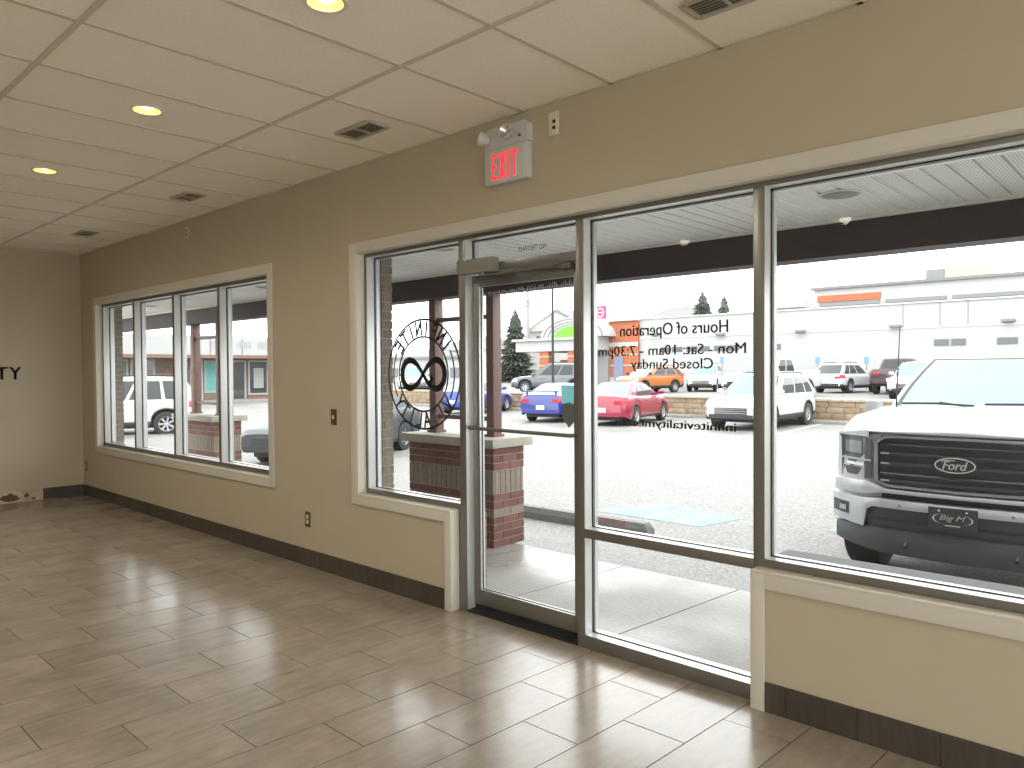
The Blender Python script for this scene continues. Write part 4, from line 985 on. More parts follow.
make_car('crossover', 'silver white crossover facing out behind the orange one', 'car', -22.9, 39.6, UZ, -69, dict(SUV, W=1.8), paint('pale_silver_paint', (0.5208, 0.5544, 0.588)))
make_car('crossover', 'dark maroon crossover between the silver crossover and the white pickup', 'car', -20.6, 44.0, UZ, 95, dict(SUV, W=1.82, H=1.72), paint('maroon_car_paint', (0.10, 0.02, 0.05)))
make_car('pickup_truck', 'white pickup in the upper row behind the white crossover', 'pickup truck', -15.45, 32.5, UZ, -100, PICK, WHITE)
make_car('crossover', 'white crossover seen from behind with black rear glass, in front of the white building', 'car', -14.85, 41.2, UZ, 83, dict(SUV, L=4.8, H=1.66, gh=(0.01, 0.16, 0.52, 0.72)), WHITE)
make_car('pickup_truck', 'dark maroon pickup seen from behind beside the nearest truck windshield', 'pickup truck', -12.0, 41.0, UZ, 96, dict(PICK, H=1.9), paint('dark_maroon_paint', (0.045, 0.018, 0.022)))
make_car('crossover', 'white crossover with a roof rack peeking past the nearest truck windshield', 'car', -9.44, 34.7, UZ, -86, SUV, WHITE)
make_car('crossover', 'dark grey crossover driving left behind the blue coupe', 'car', -29.0, 31.9, UZ, 206, dict(SUV, L=4.9, H=1.8, r=0.38), paint('dark_grey_paint', (0.084, 0.0924, 0.1008)))
make_car('crossover', 'grey parked car nearest the shop, between the two brick piers', 'car', -13.6, 6.05, zl(6)-0.02, -67, dict(SEDAN, L=4.6), mat('slate_grey_paint', (0.030, 0.037, 0.045), 0.35), rim=mat('dark_rim', (0.25, 0.26, 0.28), 0.35, metal=0.6))
make_car('crossover', 'long white crossover seen from the side through the far window', 'car', -23.6, 4.8, G1, 249, dict(SUV, L=4.9, H=1.74), WHITE)
make_car('crossover', 'silver crossover behind the round logo, with a teal windshield', 'car', -36.5, 27.2, UZ, -35, dict(SUV, H=1.66), paint('silver_car_paint', (0.462, 0.4788, 0.4872)))

# ---------------------------------------------------------------- the near pickup
TX, TY, TZ, TYAW = -1.298, 3.102, -0.265, 0.0356
TL = 5.80
TS = dict(L=TL, W=2.03, H=1.925, sill=0.50, r=0.425, xr=1.35, xf=0.86, front=0,
          top=[(0, 1.25), (0.005, 1.38), (0.38, 1.38), (0.39, 1.32), (0.70, 1.34), (0.757, 1.435), (0.90, 1.40), (0.965, 1.335), (1, 1.27)],
          gh=(0.365, 0.385, 0.605, 0.765), belt=1.40, wb=0.86, wt=0.665, win=[(0.10, 0.46), (0.50, 0.90)], clad=0, tl=0.40, ta=0.30)
a_ = TYAW-PI/2          # nose points at the shop
M_TRK = paint('white_truck_paint', (0.4628, 0.4698, 0.4769))
nose = Vector((TX, TY, TZ)); back = Vector((-math.sin(TYAW), math.cos(TYAW), 0))
ctr = nose+back*(0.12+TL/2)
TR = make_car('pickup_truck', 'large white pickup parked nose to the shop right outside the wide window', 'pickup truck', ctr.x, ctr.y, TZ, math.degrees(a_), TS, M_TRK, plate=False)
NX = TL/2+0.12
vcur = lambda l: pw([(0, 0), (0.30, 0.008), (0.55, 0.035), (0.70, 0.11), (0.82, 0.19), (0.92, 0.275), (1.0, 0.37), (1.03, 0.42)], abs(l))
# local lateral l (picture right) corresponds to local +y of the truck root
def fp(l, z, off=0.0): return (NX-vcur(l)+off, l, z)
def panel(name, ls, lo, hi, off, M, thick=0.03, rows=4, parent=TR, smooth=35, bulge=0.0):
    mb = MB()
    fr_ = [[fp(l, lerp(lo(l), hi(l), j/rows), off+bulge*math.sin(PI*j/rows)) for l in ls] for j in range(rows+1)]
    bk_ = [[fp(l, lerp(lo(l), hi(l), j/rows), off-thick) for l in ls] for j in range(rows+1)]
    mb.grid(fr_); mb.grid(bk_, True)
    mb.grid([fr_[0], bk_[0]]); mb.grid([fr_[-1], bk_[-1]])
    mb.grid([[r_[0] for r_ in fr_], [r_[0] for r_ in bk_]]); mb.grid([[r_[-1] for r_ in fr_], [r_[-1] for r_ in bk_]])
    me = mb.mesh(name, M); bm = bmesh.new(); bm.from_mesh(me); bmesh.ops.remove_doubles(bm, verts=bm.verts[:], dist=0.0005); bmesh.ops.recalc_face_normals(bm, faces=bm.faces[:]); bm.to_mesh(me); bm.free()
    me.polygons.foreach_set('use_smooth', [True]*len(me.polygons)); me.set_sharp_from_angle(angle=rad(smooth))
    return link(name, me, parent)
def lin(a, b, n): return [a+(b-a)*i/n for i in range(n+1)]
K = lambda v: (lambda l: v)
M_TRIMD = mat('truck_black_trim', (0.022, 0.025, 0.032), 0.35)
M_TRIMG = mat('truck_dark_grey_plastic', (0.055, 0.058, 0.065), 0.55)
M_SILV = mat('silver_bumper', (0.5184, 0.5372, 0.5655), 0.28, metal=0.55)
M_DCHR = mat('dark_chrome', (0.30, 0.32, 0.36), 0.25, metal=0.7)
panel('fascia_backing', lin(-0.96, 0.96, 32), K(0.36), K(1.255), -0.075, M_TRIMD, 0.08)
# hood lip and its dark lower line
panel('hood_lip', lin(-0.66, 0.66, 26), K(1.283), lambda l: 1.318-0.03*abs(l), 0.0, M_TRK, 0.16, bulge=0.008)
# fender caps above the headlights
for sg in (-1, 1):
    ls = lin(sg*0.66, sg*0.965, 10)
    panel('fender_cap', ls, lambda l: 1.24, lambda l: 1.300-0.16*(abs(l)-0.66), -0.02, M_TRK, 0.30)
# grille: surround frame, recess, bars
gz0 = lambda l: pw([(0, 0.852), (0.50, 0.858), (0.575, 0.885), (0.605, 0.93)], abs(l))
gz1 = lambda l: pw([(0, 1.272), (0.51, 1.268), (0.575, 1.225), (0.605, 1.18)], abs(l))
gl_ = lin(-0.605, 0.605, 44)
gr = panel('grille', gl_, gz0, gz1, -0.035, M_GRIL, 0.03, 8)
def inset(f, d, sgn): return lambda l: f(l)+sgn*d
for nm, lo, hi in (('grille_frame', lambda l: gz1(l)-0.022, gz1), ('grille_frame', gz0, lambda l: gz0(l)+0.020)):
    panel(nm, gl_, lo, hi, 0.008, M_DCHR, 0.05, 3, gr)
for sg in (-1, 1): panel('grille_frame', lin(sg*0.575, sg*0.607, 4), lambda l: gz0(l), lambda l: gz1(l), 0.006, M_DCHR, 0.05, 4, gr)
for zc, hh in ((1.118, 0.012), (1.040, 0.016), (0.960, 0.010), (0.905, 0.012), (1.190, 0.010)):
    panel('grille_bar', lin(-0.56, 0.56, 30), K(zc-hh), K(zc+hh), -0.012, M_TRIMD, 0.02, 3, gr, bulge=0.006)
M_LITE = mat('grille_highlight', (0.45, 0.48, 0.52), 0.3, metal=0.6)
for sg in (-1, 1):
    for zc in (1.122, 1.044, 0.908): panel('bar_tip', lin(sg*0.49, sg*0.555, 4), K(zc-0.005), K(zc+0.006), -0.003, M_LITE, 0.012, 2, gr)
# headlights: dark housing, lens bands, bright C shaped strip
for sg in (-1, 1):
    ls = lin(sg*0.635, sg*0.955, 16)
    hd = panel('headlight', ls, lambda l: pw([(0.6, 0.905), (0.76, 0.895), (0.955, 0.875)], abs(l)), lambda l: pw([(0.6, 1.215), (0.7, 1.232), (0.955, 1.245)], abs(l)), -0.012, mat('headlight_housing', (0.10, 0.11, 0.125), 0.08, metal=0.3, spec=0.9), 0.06, 6, smooth=60)
    panel('light_strip', lin(sg*0.635, sg*0.93, 12), K(1.043), K(1.060), -0.004, M_HEAD, 0.02, 2, hd)
    panel('light_strip', lin(sg*0.70, sg*0.86, 8), K(1.000), K(1.022), -0.002, mat('white_light_guide', (0.8, 0.82, 0.85), 0.3), 0.02, 2, hd)
    panel('light_strip', lin(sg*0.915, sg*0.945, 4), K(0.90), K(1.22), -0.004, M_HEAD, 0.02, 4, hd)
    panel('lens_block', lin(sg*0.72, sg*0.88, 8), K(1.10), K(1.20), -0.006, mat('lens_grey', (0.32, 0.35, 0.38), 0.1, metal=0.5), 0.02, 3, hd)
    panel('lens_block', lin(sg*0.72, sg*0.90, 8), K(0.92), K(0.985), -0.006, mat('lens_dark', (0.08, 0.09, 0.10), 0.1, metal=0.3), 0.02, 3, hd)
# bright brow strip under grille, sweeping under the headlights
bl1 = sorted(set(lin(-0.985, 0.985, 60)+[s*v for s in (-1, 1) for v in (0.555, 0.585, 0.64, 0.67)]))
panel('bumper_brow', bl1, lambda l: pw([(0, 0.812), (0.55, 0.812), (0.66, 0.785), (0.98, 0.765)], abs(l)), lambda l: pw([(0, 0.840), (0.50, 0.842), (0.57, 0.862), (0.66, 0.888), (0.98, 0.868)], abs(l)), 0.022, M_SILV, 0.06, 4, bulge=0.006)
# bumper bar
bl2 = sorted(set(lin(-1.005, 1.005, 64)+[s*v for s in (-1, 1) for v in (0.60, 0.63, 0.66, 0.69)]))
bp_ = panel('front_bumper', bl2, lambda l: pw([(0, 0.696), (0.615, 0.696), (0.665, 0.66), (0.685, 0.52), (1.0, 0.535)], abs(l)), lambda l: pw([(0, 0.762), (0.58, 0.765), (0.66, 0.752), (1.0, 0.742)], abs(l)), 0.035, M_SILV, 0.09, 4, bulge=0.008)
for sg in (-1, 1):
    fg = panel('fog_light', lin(sg*0.825, sg*0.995, 8), lambda l: 0.592, lambda l: 0.69, 0.046, M_TRIMD, 0.03, 3)
    panel('fog_lens', lin(sg*0.85, sg*0.92, 5), K(0.615), K(0.655), 0.052, M_HEAD, 0.01, 2, fg)
for l_ in (-0.40, 0.34):
    mb = MB(); mb.lathe([(0, 0.004), (0.011, 0.003), (0.013, 0)], (0, 0, 0), axis=0, n=14); mb.xf(Matrix.Translation((NX-vcur(l_)+0.043, l_, 0.728))); mb.build('parking_sensor', M_DCHR, bp_)
# dark lower grille and valance
lg = panel('lower_grille', lin(-0.66, 0.66, 34), K(0.52), K(0.697), 0.0, M_TRIMG, 0.06, 4)
for zc in (0.545, 0.60): panel('lower_bar', lin(-0.64, 0.64, 30), K(zc-0.008), K(zc+0.008), 0.012, M_TRIMD, 0.02, 2, lg)
panel('valance', lin(-0.975, 0.975, 40), lambda l: pw([(0, 0.325), (0.6, 0.335), (0.97, 0.36)], abs(l)), lambda l: pw([(0, 0.53), (0.66, 0.53), (0.97, 0.50)], abs(l)), 0.005, M_TRIMG, 0.10, 4, bulge=0.015)
for sg in (-1, 1): mb = MB(); mb.tube([(NX-0.0, sg*0.36, 0.44), (NX+0.03, sg*0.36, 0.42), (NX-0.0, sg*0.36, 0.40)], 0.012, 8); mb.build('tow_hook', M_TRIMD, TR)
# oval badge
bd = empty('badge', (NX+0.0, -0.030, 1.066), 0, TR)
mb = MB(); n = 40
def ell(a, b, xo): return [(xo, a*math.cos(2*PI*k/n), b*math.sin(2*PI*k/n)) for k in range(n)]
def ell_plate(mb, a, b, x0_, x1_):
    mb.add(ell(a, b, x0_)+ell(a, b, x1_), [tuple(range(n)), tuple(range(2*n-1, n-1, -1))]+[(i, (i+1) % n, n+(i+1) % n, n+i) for i in range(n)])
def ell_ring(mb, a, b, wd, x0_, x1_):
    A, B = ell(a, b, x1_), ell(a-wd, b-wd, x1_); C_, D_ = ell(a, b, x0_), ell(a-wd, b-wd, x0_)
    for U, V in ((A, B), (A, C_), (B, D_)):
        mb.add(U+V, [(i, (i+1) % n, n+(i+1) % n, n+i) for i in range(n)])
ell_plate(mb, 0.143, 0.066, -0.03, 0.006); mb.build('badge_plate', M_TRIMD, bd)
mb = MB(); ell_ring(mb, 0.134, 0.058, 0.007, 0.006, 0.010); mb.build('badge_ring', M_WHITE_P, bd)
mb = MB(); text_mb(mb, 'Ford', w=0.165, h=0.066, extr=0.001, shear=0.32, bold=0.03, align='CENTER', off=-0.034)
mb.tube([(-0.085, 0.022, 0.0), (-0.078, 0.036, 0.0), (-0.04, 0.034, 0.0), (0.0, 0.038, 0.0)], 0.0028, 6)
mb.xf(Matrix(((0, 0, 1, 0.008), (1, 0, 0, 0), (0, 1, 0, 0), (0, 0, 0, 1)))); mb.build('badge_script', M_WHITE_P, bd)
# front plate
pt_ = empty('front_plate', (NX+0.05, -0.036, 0.669), 0, TR)
mb = MB(); mb.bbox(-0.008, 0.0, -0.162, 0.162, -0.080, 0.082, 0.004); mb.build('plate_panel', mat('plate_black', (0.035, 0.037, 0.042), 0.4), pt_)
mb = MB()
for s in (-1, 1):
    P = []
    for i in range(25):
        u = i/24; a = (PI/2+0.35+u*(PI-0.7)) if s < 0 else (-PI/2+0.35+u*(PI-0.7)); wdt = 0.010*math.sin(PI*u)+0.001
        P.append(((s*-0.0)+0.128*math.cos(a), 0.046*math.sin(a), wdt))
    mb.grid([[(0.0015, p[0]*(1+p[2]*4), p[1]) for p in P], [(0.0015, p[0]*(1-p[2]*4), p[1]) for p in P]])
mb.build('plate_swoosh', M_WHITE_P, pt_)
mb = MB(); text_mb(mb, 'Big M', w=0.17, h=0.052, extr=0.001, shear=0.35, bold=0.015, align='CENTER', off=-0.022); mb.xf(Matrix(((0, 0, 1, 0.002), (1, 0, 0, 0), (0, 1, 0, 0), (0, 0, 0, 1)))); mb.build('plate_script', M_WHITE_P, pt_)
mb = MB()
for s in (-0.09, 0.09): mb.lathe([(0, 0.004), (0.007, 0.003), (0.008, 0)], (0.0, s, 0.058), axis=0, n=12)
mb.box(0.001, 0.002, -0.05, 0.05, -0.052, -0.045); mb.build('plate_bolts', M_WHITE_P, pt_)
# wipers, cowl, antenna, mirrors' arms, windshield band
mb = MB(); mb.tube([(NX-1.42, -0.72, 1.462), (NX-1.385, -0.42, 1.468), (NX-1.37, -0.12, 1.452)], 0.011, 6); mb.tube([(NX-1.36, -0.15, 1.445), (NX-1.39, -0.40, 1.477)], 0.009, 6); mb.build('wiper', M_TRIMD, TR)
mb = MB(); mb.tube([(NX-1.38, -0.04, 1.468), (NX-1.385, 0.30, 1.475), (NX-1.42, 0.58, 1.462)], 0.011, 6); mb.build('wiper', M_TRIMD, TR)
mb = MB(); mb.grid([[(NX-1.30+(-0.12 if abs(l) > 0.6 else 0.0), l, 1.437) for l in lin(-0.78, 0.78, 12)], [(NX-1.46, l, 1.44) for l in lin(-0.78, 0.78, 12)]]); mb.build('cowl', M_TRIMG, TR)
mb = MB(); mb.tube([(NX-1.45, -0.775, 1.40), (NX-1.45, -0.772, 1.52), (NX-1.45, -0.745, 2.19)], [0.012, 0.007, 0.004], 8); mb.build('antenna', M_TRIMD, TR, smooth=50)
for sg in (-1, 1):
    mb = MB(); mb.bbox(NX-1.86, NX-1.70, min(sg*0.985, sg*1.13), max(sg*0.985, sg*1.13), 1.30, 1.475, 0.035); mb.box(NX-1.80, NX-1.74, min(sg*0.86, sg*1.0), max(sg*0.86, sg*1.0), 1.34, 1.39); mb.build('mirror_housing', M_SILV, TR, smooth=45)
mb = MB(); mb.bbox(NX-2.36, NX-2.30, 0.05, 0.15, 1.74, 1.80, 0.01); mb.build('sensor_box', M_TRIMG, TR)

# ================================================================== FAR BUILDINGS
YF2 = 47.0
def bx(px0, py0, px1, py1, Y=YF2):
    a, b_ = at(px0, py0, Y), at(px1, py1, Y)
    return a.x, b_.x, min(a.z, b_.z), max(a.z, b_.z)
M_STUC = mat('white_stucco', (0.3843, 0.3843, 0.3782), 0.9, var=0.02, scale=1)
M_ORG = mat('orange_stucco', (0.351, 0.1121, 0.05362), 0.85, var=0.06, scale=3)
M_GREYB = mat('grey_band', (0.1782, 0.1782, 0.1782), 0.8)
M_WIN = mat('far_window_glass', (0.06, 0.065, 0.07), 0.1, spec=0.8)
M_BLUEG = mat('blue_grey_door', (0.165, 0.195, 0.27), 0.5)
xw0 = at(640, 340, YF2).x; zt1 = at(971.4, 296.1, YF2).z-0.2; zt2 = at(1000, 275.5, YF2).z
WBd = empty('white_building', (-8, YF2, UZ)); tag(WBd, 'long low white commercial building with a grey striped parapet behind the upper lot', 'building')
def part(mb, name, M, parent, sm=None): 
    mb.xf(Matrix.Translation(-Vector(ORG))); return mb.build(name, M, parent, smooth=sm)
ORG = (-8, YF2, UZ)
mb = MB(); mb.box(xw0, 25, YF2, YF2+14, UZ-0.05, zt1); part(mb, 'wall', M_STUC, WBd)
mb = MB(); mb.box(xw0-0.05, 25.1, YF2-0.10, YF2+0.2, zt1-0.02, zt1+0.06); mb.box(xw0, 25, YF2-0.04, YF2, at(1000, 325, YF2).z, at(1000, 325, YF2).z+0.07); part(mb, 'coping', mat('pale_coping', (0.5712, 0.5712, 0.5628), 0.8), WBd)
xu = at(812, 300, YF2).x
mb = MB(); mb.box(xu, 25, YF2+0.35, YF2+12, zt1-0.05, zt2); part(mb, 'upper_parapet', M_STUC, WBd)
mb = MB(); mb.box(xu-0.2, 25.1, YF2+0.15, YF2+0.7, zt2-0.02, zt2+0.16); part(mb, 'parapet_coping', M_GREYB, WBd)
x0_, x1_, za, zb_ = bx(816, 301, 879, 293); mb = MB(); mb.box(x0_, x1_, YF2+0.25, YF2+0.34, at(850, 300.2, YF2).z, at(850, 293.6, YF2).z); part(mb, 'orange_panel', M_ORG, WBd)
for (a, b_, c) in ((818, 878, 0), (884, 945, 0), (951, 1040, 0), (1046, 1120, 0)):
    xa_, xb_ = at(a, 300, YF2).x, at(b_, 300, YF2).x; mb = MB(); mb.box(xa_, xb_, YF2+0.22, YF2+0.34, at(850, 304.8, YF2).z, at(850, 301.3, YF2).z); part(mb, 'parapet_stripe', M_GREYB, WBd)
WINS = [(661, 670.5), (672, 682.5), (686.5, 697.5), (699, 709.5), (714, 726), (727, 739), (775, 781), (934, 949), (951, 966), (997, 1018), (1075, 1095)]
zw1 = at(700, 346, YF2).z; zw0 = at(700, 351.5, YF2).z
for (a, b_) in WINS:
    xa_, xb_ = at(a, 349, YF2).x, at(b_, 349, YF2).x
    mb = MB(); mb.box(xa_, xb_, YF2-0.03, YF2+0.01, zw0, zw1); o = part(mb, 'window', M_GREYB, WBd)
    mb = MB(); mb.box(xa_+0.05, xb_-0.05, YF2-0.045, YF2-0.031, zw0+0.05, zw1-0.05); part(mb, 'pane', M_WIN, o)
for px in (903, 940, 968):
    mb = MB(); xa_ = at(px, 320, YF2).x; mb.box(xa_-0.02, xa_+0.02, YF2-0.012, YF2+0.01, at(1000, 325, YF2).z+0.08, zt1-0.05); part(mb, 'wall_joint', M_GREYB, WBd)
for px, py in ((654, 334), (720, 334), (800, 331), (895, 326), (1008, 320)):
    P = at(px, py, YF2-0.2); mb = MB(); mb.bbox(P.x-0.32, P.x+0.32, YF2-0.35, YF2-0.001, P.z-0.10, P.z+0.06, 0.02); part(mb, 'wall_lamp', M_GREYB, WBd)
# rooftop unit
P = at(958, 276, YF2+5); u = empty('rooftop_unit', (P.x, YF2+5, zt2+0.005)); tag(u, 'cream and grey air handling unit on the white building roof', 'roof unit')
zt3 = at(958, 268.5, YF2+5).z-zt2
mb = MB(); mb.bbox(-0.6, 2.1, -0.8, 0.8, -0.0, zt3, 0.05); mb.build('cabinet', mat('cream_metal', (0.42, 0.38, 0.26), 0.6), u)
mb = MB(); mb.bbox(-1.7, -0.61, -0.8, 0.8, 0.0, zt3, 0.05); mb.build('intake', M_GREYB, u)
mb = MB(); mb.lathe([(0.16, 0), (0.16, 0.5), (0, 0.5)], (2.5, 0, 0), n=12); mb.build('flue', M_GREYB, u)
# entrance pavilion
EPY = 46.75; ORG = (-33, EPY, UZ)
EP = empty('entrance_pavilion', ORG); tag(EP, 'orange and white arched store entrance with a green half round sign', 'building')
xo0, xo1 = at(609, 340, EPY).x, xw0-0.02; zc = at(625, 321, EPY).z
mb = MB(); mb.box(xo0, xo1, EPY, YF2-0.05, UZ-0.05, zc); part(mb, 'corner_block', M_ORG, EP)
mb = MB(); mb.box(xo0-0.2, xo1+0.01, EPY-0.2, YF2-0.15, zc, zc+0.28); a = at(625, 346, EPY).z; mb.box(xo0-0.02, xo1, EPY-0.06, EPY, a-0.06, a+0.30); mb.box(xo0-0.02, xo1, EPY-0.04, EPY, UZ, UZ+0.75)
for py in (355, 366): a = at(625, py, EPY).z; mb.box(xo0, xo1, EPY-0.02, EPY, a, a+0.10)
part(mb, 'white_trim', M_STUC, EP)
xd0, xd1 = at(614, 370, EPY).x, at(623.5, 370, EPY).x; mb = MB(); mb.box(xd0, xd1, EPY-0.05, EPY, UZ, at(618, 357, EPY).z); part(mb, 'door', M_BLUEG, EP)
xp0, xp1 = at(527, 350, EPY).x, xo0-0.02; ze0, ze1 = at(560, 351.5, EPY).z, at(560, 341, EPY).z
mb = MB(); mb.box(xp0, xp1, EPY-1.5, EPY+8, ze0, ze1); mb.box(xp0-0.25, xp1, EPY-1.75, EPY+8, ze1, ze1+0.2); part(mb, 'entablature', M_STUC, EP)
cxa = at(572, 340, EPY-1.5).x; ra = cxa-at(541, 340, EPY-1.5).x; za = ze1+0.2; hz = (at(572, 317, EPY-1.5).z-za)/ra
def half_disc(r0, y0_, y1_, sc=1.0): 
    pts = [(cxa+r0*math.cos(PI*k/24), za+r0*hz*sc*math.sin(PI*k/24)) for k in range(25)]
    mb = MB(); mb.prism(pts, 1, y0_, y1_); return mb
part(half_disc(ra, EPY-1.5, EPY+3), 'arched_gable', M_STUC, EP)
mb = MB()
for rr in (0.93, 0.78, 0.66):
    for k in range(24):
        t0, t1 = PI*k/24, PI*(k+1)/24
        q = [(cxa+ra*f*math.cos(t), EPY-1.53, za+ra*hz*f*math.sin(t)) for t, f in ((t0, rr), (t1, rr), (t1, rr-0.035), (t0, rr-0.035))]; mb.add(q+[(p[0], EPY-1.50, p[2]) for p in q], [(0, 1, 2, 3), (4, 5, 6, 7), (0, 1, 5, 4), (2, 3, 7, 6)])
part(mb, 'arch_moulding', M_GREYB, EP)
part(half_disc(ra*0.55, EPY-1.58, EPY-1.50), 'green_sign', mat('lime_green_sign', (0.13, 0.40, 0.02), 0.5), EP)
for (a, b_) in ((541, 550), (569, 577)):
    xa_, xb_ = at(a, 370, EPY-1.2).x, at(b_, 370, EPY-1.2).x; mb = MB(); mb.box(xa_, xb_, EPY-1.4, EPY-0.6, UZ-0.05, ze0); o = part(mb, 'column', M_ORG, EP)
    mb = MB()
    for py in (357, 366, 372): z_ = at(560, py, EPY-1.2).z; mb.box(xa_-0.02, xb_+0.02, EPY-1.43, EPY-0.58, z_, z_+0.09)
    mb.box(xa_-0.04, xb_+0.04, EPY-1.45, EPY-0.56, UZ, UZ+0.5); part(mb, 'column_band', M_STUC, o)
mb = MB(); mb.box(xp0+0.5, xp1, EPY+6, EPY+6.3, UZ, ze0); part(mb, 'inner_wall', M_GREYB, EP)
xs0 = at(584, 360, EPY).x; mb = MB(); mb.box(xs0, xp1+0.1, EPY-0.3, EPY+0.1, UZ, ze0); part(mb, 'recess_shade_panel', mat('recess_shade_grey', (0.22, 0.22, 0.21), 0.8), EP)  # grey slab across the open entrance, its colour carries the recess shade
xs0 = at(560, 360, EPY+4).x; mb = MB(); mb.box(xs0, xs0+1.6, EPY+4, EPY+4.2, UZ, at(560, 360, EPY+4).z); part(mb, 'inner_brick', M_ORG, EP)
# pylon sign
P = at(601.5, 336, 62); ORG = (P.x, 62, 1.0)
PS = empty('pylon_sign', (P.x, 62, 1.0)); tag(PS, 'pink and white pylon sign standing above the orange store front', 'sign')
zt_, zb_ = at(601, 306, 62).z, at(601, 324, 62).z
hw_ = (at(606, 320, 62).x-at(597, 320, 62).x)/2
mb = MB(); mb.bbox(-hw_, hw_, -0.2, 0.2, zb_-1, zt_-1, 0.03); mb.build('sign_face', mat('pink_sign', (0.432, 0.036, 0.132), 0.5), PS)
mb = MB(); mb.lathe([(0.38, -0.205), (0.38, -0.225), (0.52, -0.225), (0.52, -0.205)], (0, 0, (zt_*0.62+zb_*0.38)-1), axis=1, n=20); mb.box(-0.45, 0.45, -0.226, -0.205, (zt_*0.62+zb_*0.38)-1.05, (zt_*0.62+zb_*0.38)-0.93); mb.build('emblem', M_STUC, PS)
mb = MB(); mb.prism([(-hw_, zb_-1.02), (hw_, zb_-1.02), (hw_*0.7, zb_-1.9), (0.0, zb_-2.1), (0.0, zb_-2.6), (-hw_*0.7, zb_-2.8)], 1, -0.15, 0.15); mb.build('lower_panel', M_GREYB, PS)
mb = MB(); mb.box(-0.3, 0.3, -0.1, 0.1, -0.9, zb_-1.8); mb.build('pylon', M_STUC, PS)
# accessible parking signs
M_SBLUE = mat('pale_blue_sign', (0.1248, 0.2574, 0.429), 0.5)
for px, lb in ((722, 'small blue parking sign above the silver crossover'), (817.5, 'small blue parking sign above the white crossover rear, left of two'), (866.5, 'small blue parking sign left of the dark maroon pickup')):
    P = at(px, 360, 46.0); r = empty('parking_sign', (P.x, 46.0, UZ)); tag(r, lb, 'sign', 'blue parking signs')
    z_ = at(px, 357, 46).z-UZ; mb = MB(); mb.bbox(-0.14, 0.14, -0.012, 0.0, z_-0.42, z_, 0.004); mb.build('sign_panel', M_SBLUE, r)
    mb = MB(); mb.tube([(0, -0.014, z_-0.12), (0, -0.014, z_-0.26), (0.07, -0.014, z_-0.30)], 0.02, 6); mb.build('pictogram', M_STUC, r)
    mb = MB(); mb.tube([(0, 0.03, 0), (0, 0.03, z_)], 0.03, 8); mb.build('pole', M_GREYB, r)
# lamp post and utility pole
P = at(553, 385, 23.0); r = empty('lamp_post', (P.x, 23.0, 0.40)); tag(r, 'thin black lamp post rising behind the blue coupe', 'lamp post')
mb = MB(); mb.tube([(0, 0, 0), (0, 0, 6.2)], [0.06, 0.055], 10); mb.build('pole', M_BLACK, r, smooth=60)
mb = MB(); mb.lathe([(0.0, 0.0), (0.11, 0.0), (0.10, 0.30), (0.06, 0.36)], n=12); mb.build('base', M_BLACK, r)
mb = MB(); mb.bbox(-0.75, 0.15, -0.15, 0.15, 6.15, 6.30, 0.03); mb.build('lamp_head', M_BLACK, r)
P = at(528, 372, 75.0); r = empty('utility_pole', (P.x, 75.0, 0.0)); tag(r, 'grey wooden utility pole with two crossarms right of the conifer', 'utility pole')
M_WOOD = mat('weathered_pole_wood', (0.30, 0.28, 0.26), 0.9)
zt_ = at(528, 290, 75).z; mb = MB(); mb.tube([(0, 0, 0), (0, 0, zt_)], [0.30, 0.24], 8); mb.build('pole', M_WOOD, r)
for py in (300, 304.5):
    z_ = at(528, py, 75).z; mb = MB(); mb.box(-1.0, 1.0, -0.3, -0.15, z_-0.12, z_+0.12); o = mb.build('crossarm', M_WOOD, r)
    mb = MB()
    for k in (-0.9, -0.45, 0.45, 0.9): mb.lathe([(0, 0.13), (0.07, 0.13), (0.07, 0.30), (0, 0.34)], (k, -0.22, z_), n=8)
    mb.build('insulators', M_GREYB, o)

# trees
M_CONI = mat('conifer_needles', (0.115, 0.135, 0.11), 0.9, var=0.4, scale=2.0)
M_BARK = mat('bark', (0.12, 0.10, 0.085), 0.9)
def conifer(px, py_top, py_bot, wpx, Y, label, seed):
    random.seed(seed); top = at(px, py_top, Y); bot = at(px, py_bot, Y); bot.z = 0.1; hgt = top.z-bot.z; wd = (at(px+wpx/2, 370, Y)-at(px-wpx/2, 370, Y)).length/2
    r = empty('conifer_tree', (top.x, Y, bot.z)); tag(r, label, 'tree')
    mb = MB(); mb.tube([(0, 0, 0), (0, 0, hgt*0.95)], [wd*0.09, wd*0.02], 8); mb.build('trunk', M_BARK, r)
    mb = MB(); nw = 30
    for k in range(nw):
        u = k/(nw-1); z_ = hgt*(0.05+0.93*u); rr = wd*(1-u)**0.72*(0.9+0.12*math.sin(k*2.1))+wd*0.05
        nb = int(26-12*u)
        for i in range(nb):
            a = 2*PI*i/nb+k*0.9+random.uniform(-.2, .2); l_ = rr*random.uniform(0.7, 1.12); dr = hgt*random.uniform(0.015, 0.06)
            d1 = Vector((math.cos(a), math.sin(a), 0)); n1 = Vector((-math.sin(a), math.cos(a), 0))
            b0 = Vector((0, 0, z_)); tip = b0+d1*l_-Vector((0, 0, dr)); wq = l_*0.30+wd*0.03
            for sgn in (-1, 0, 1):
                tp = b0+d1*l_*(1-0.15*abs(sgn))+n1*sgn*wq*0.8-Vector((0, 0, dr*(1+0.3*abs(sgn))))
                md = (b0+tp)/2+Vector((0, 0, hgt*0.012))
                mb.add([b0, md+n1*wq*0.3, tp, md-n1*wq*0.3, md-Vector((0, 0, hgt*0.02))], [(0, 1, 2, 3), (0, 1, 4), (1, 2, 4), (2, 3, 4), (3, 0, 4)])
    mb.build('foliage', M_CONI, r, fix=False)
conifer(515, 307, 378, 36, 58, 'tall grey green conifer seen through the door glass', 1)
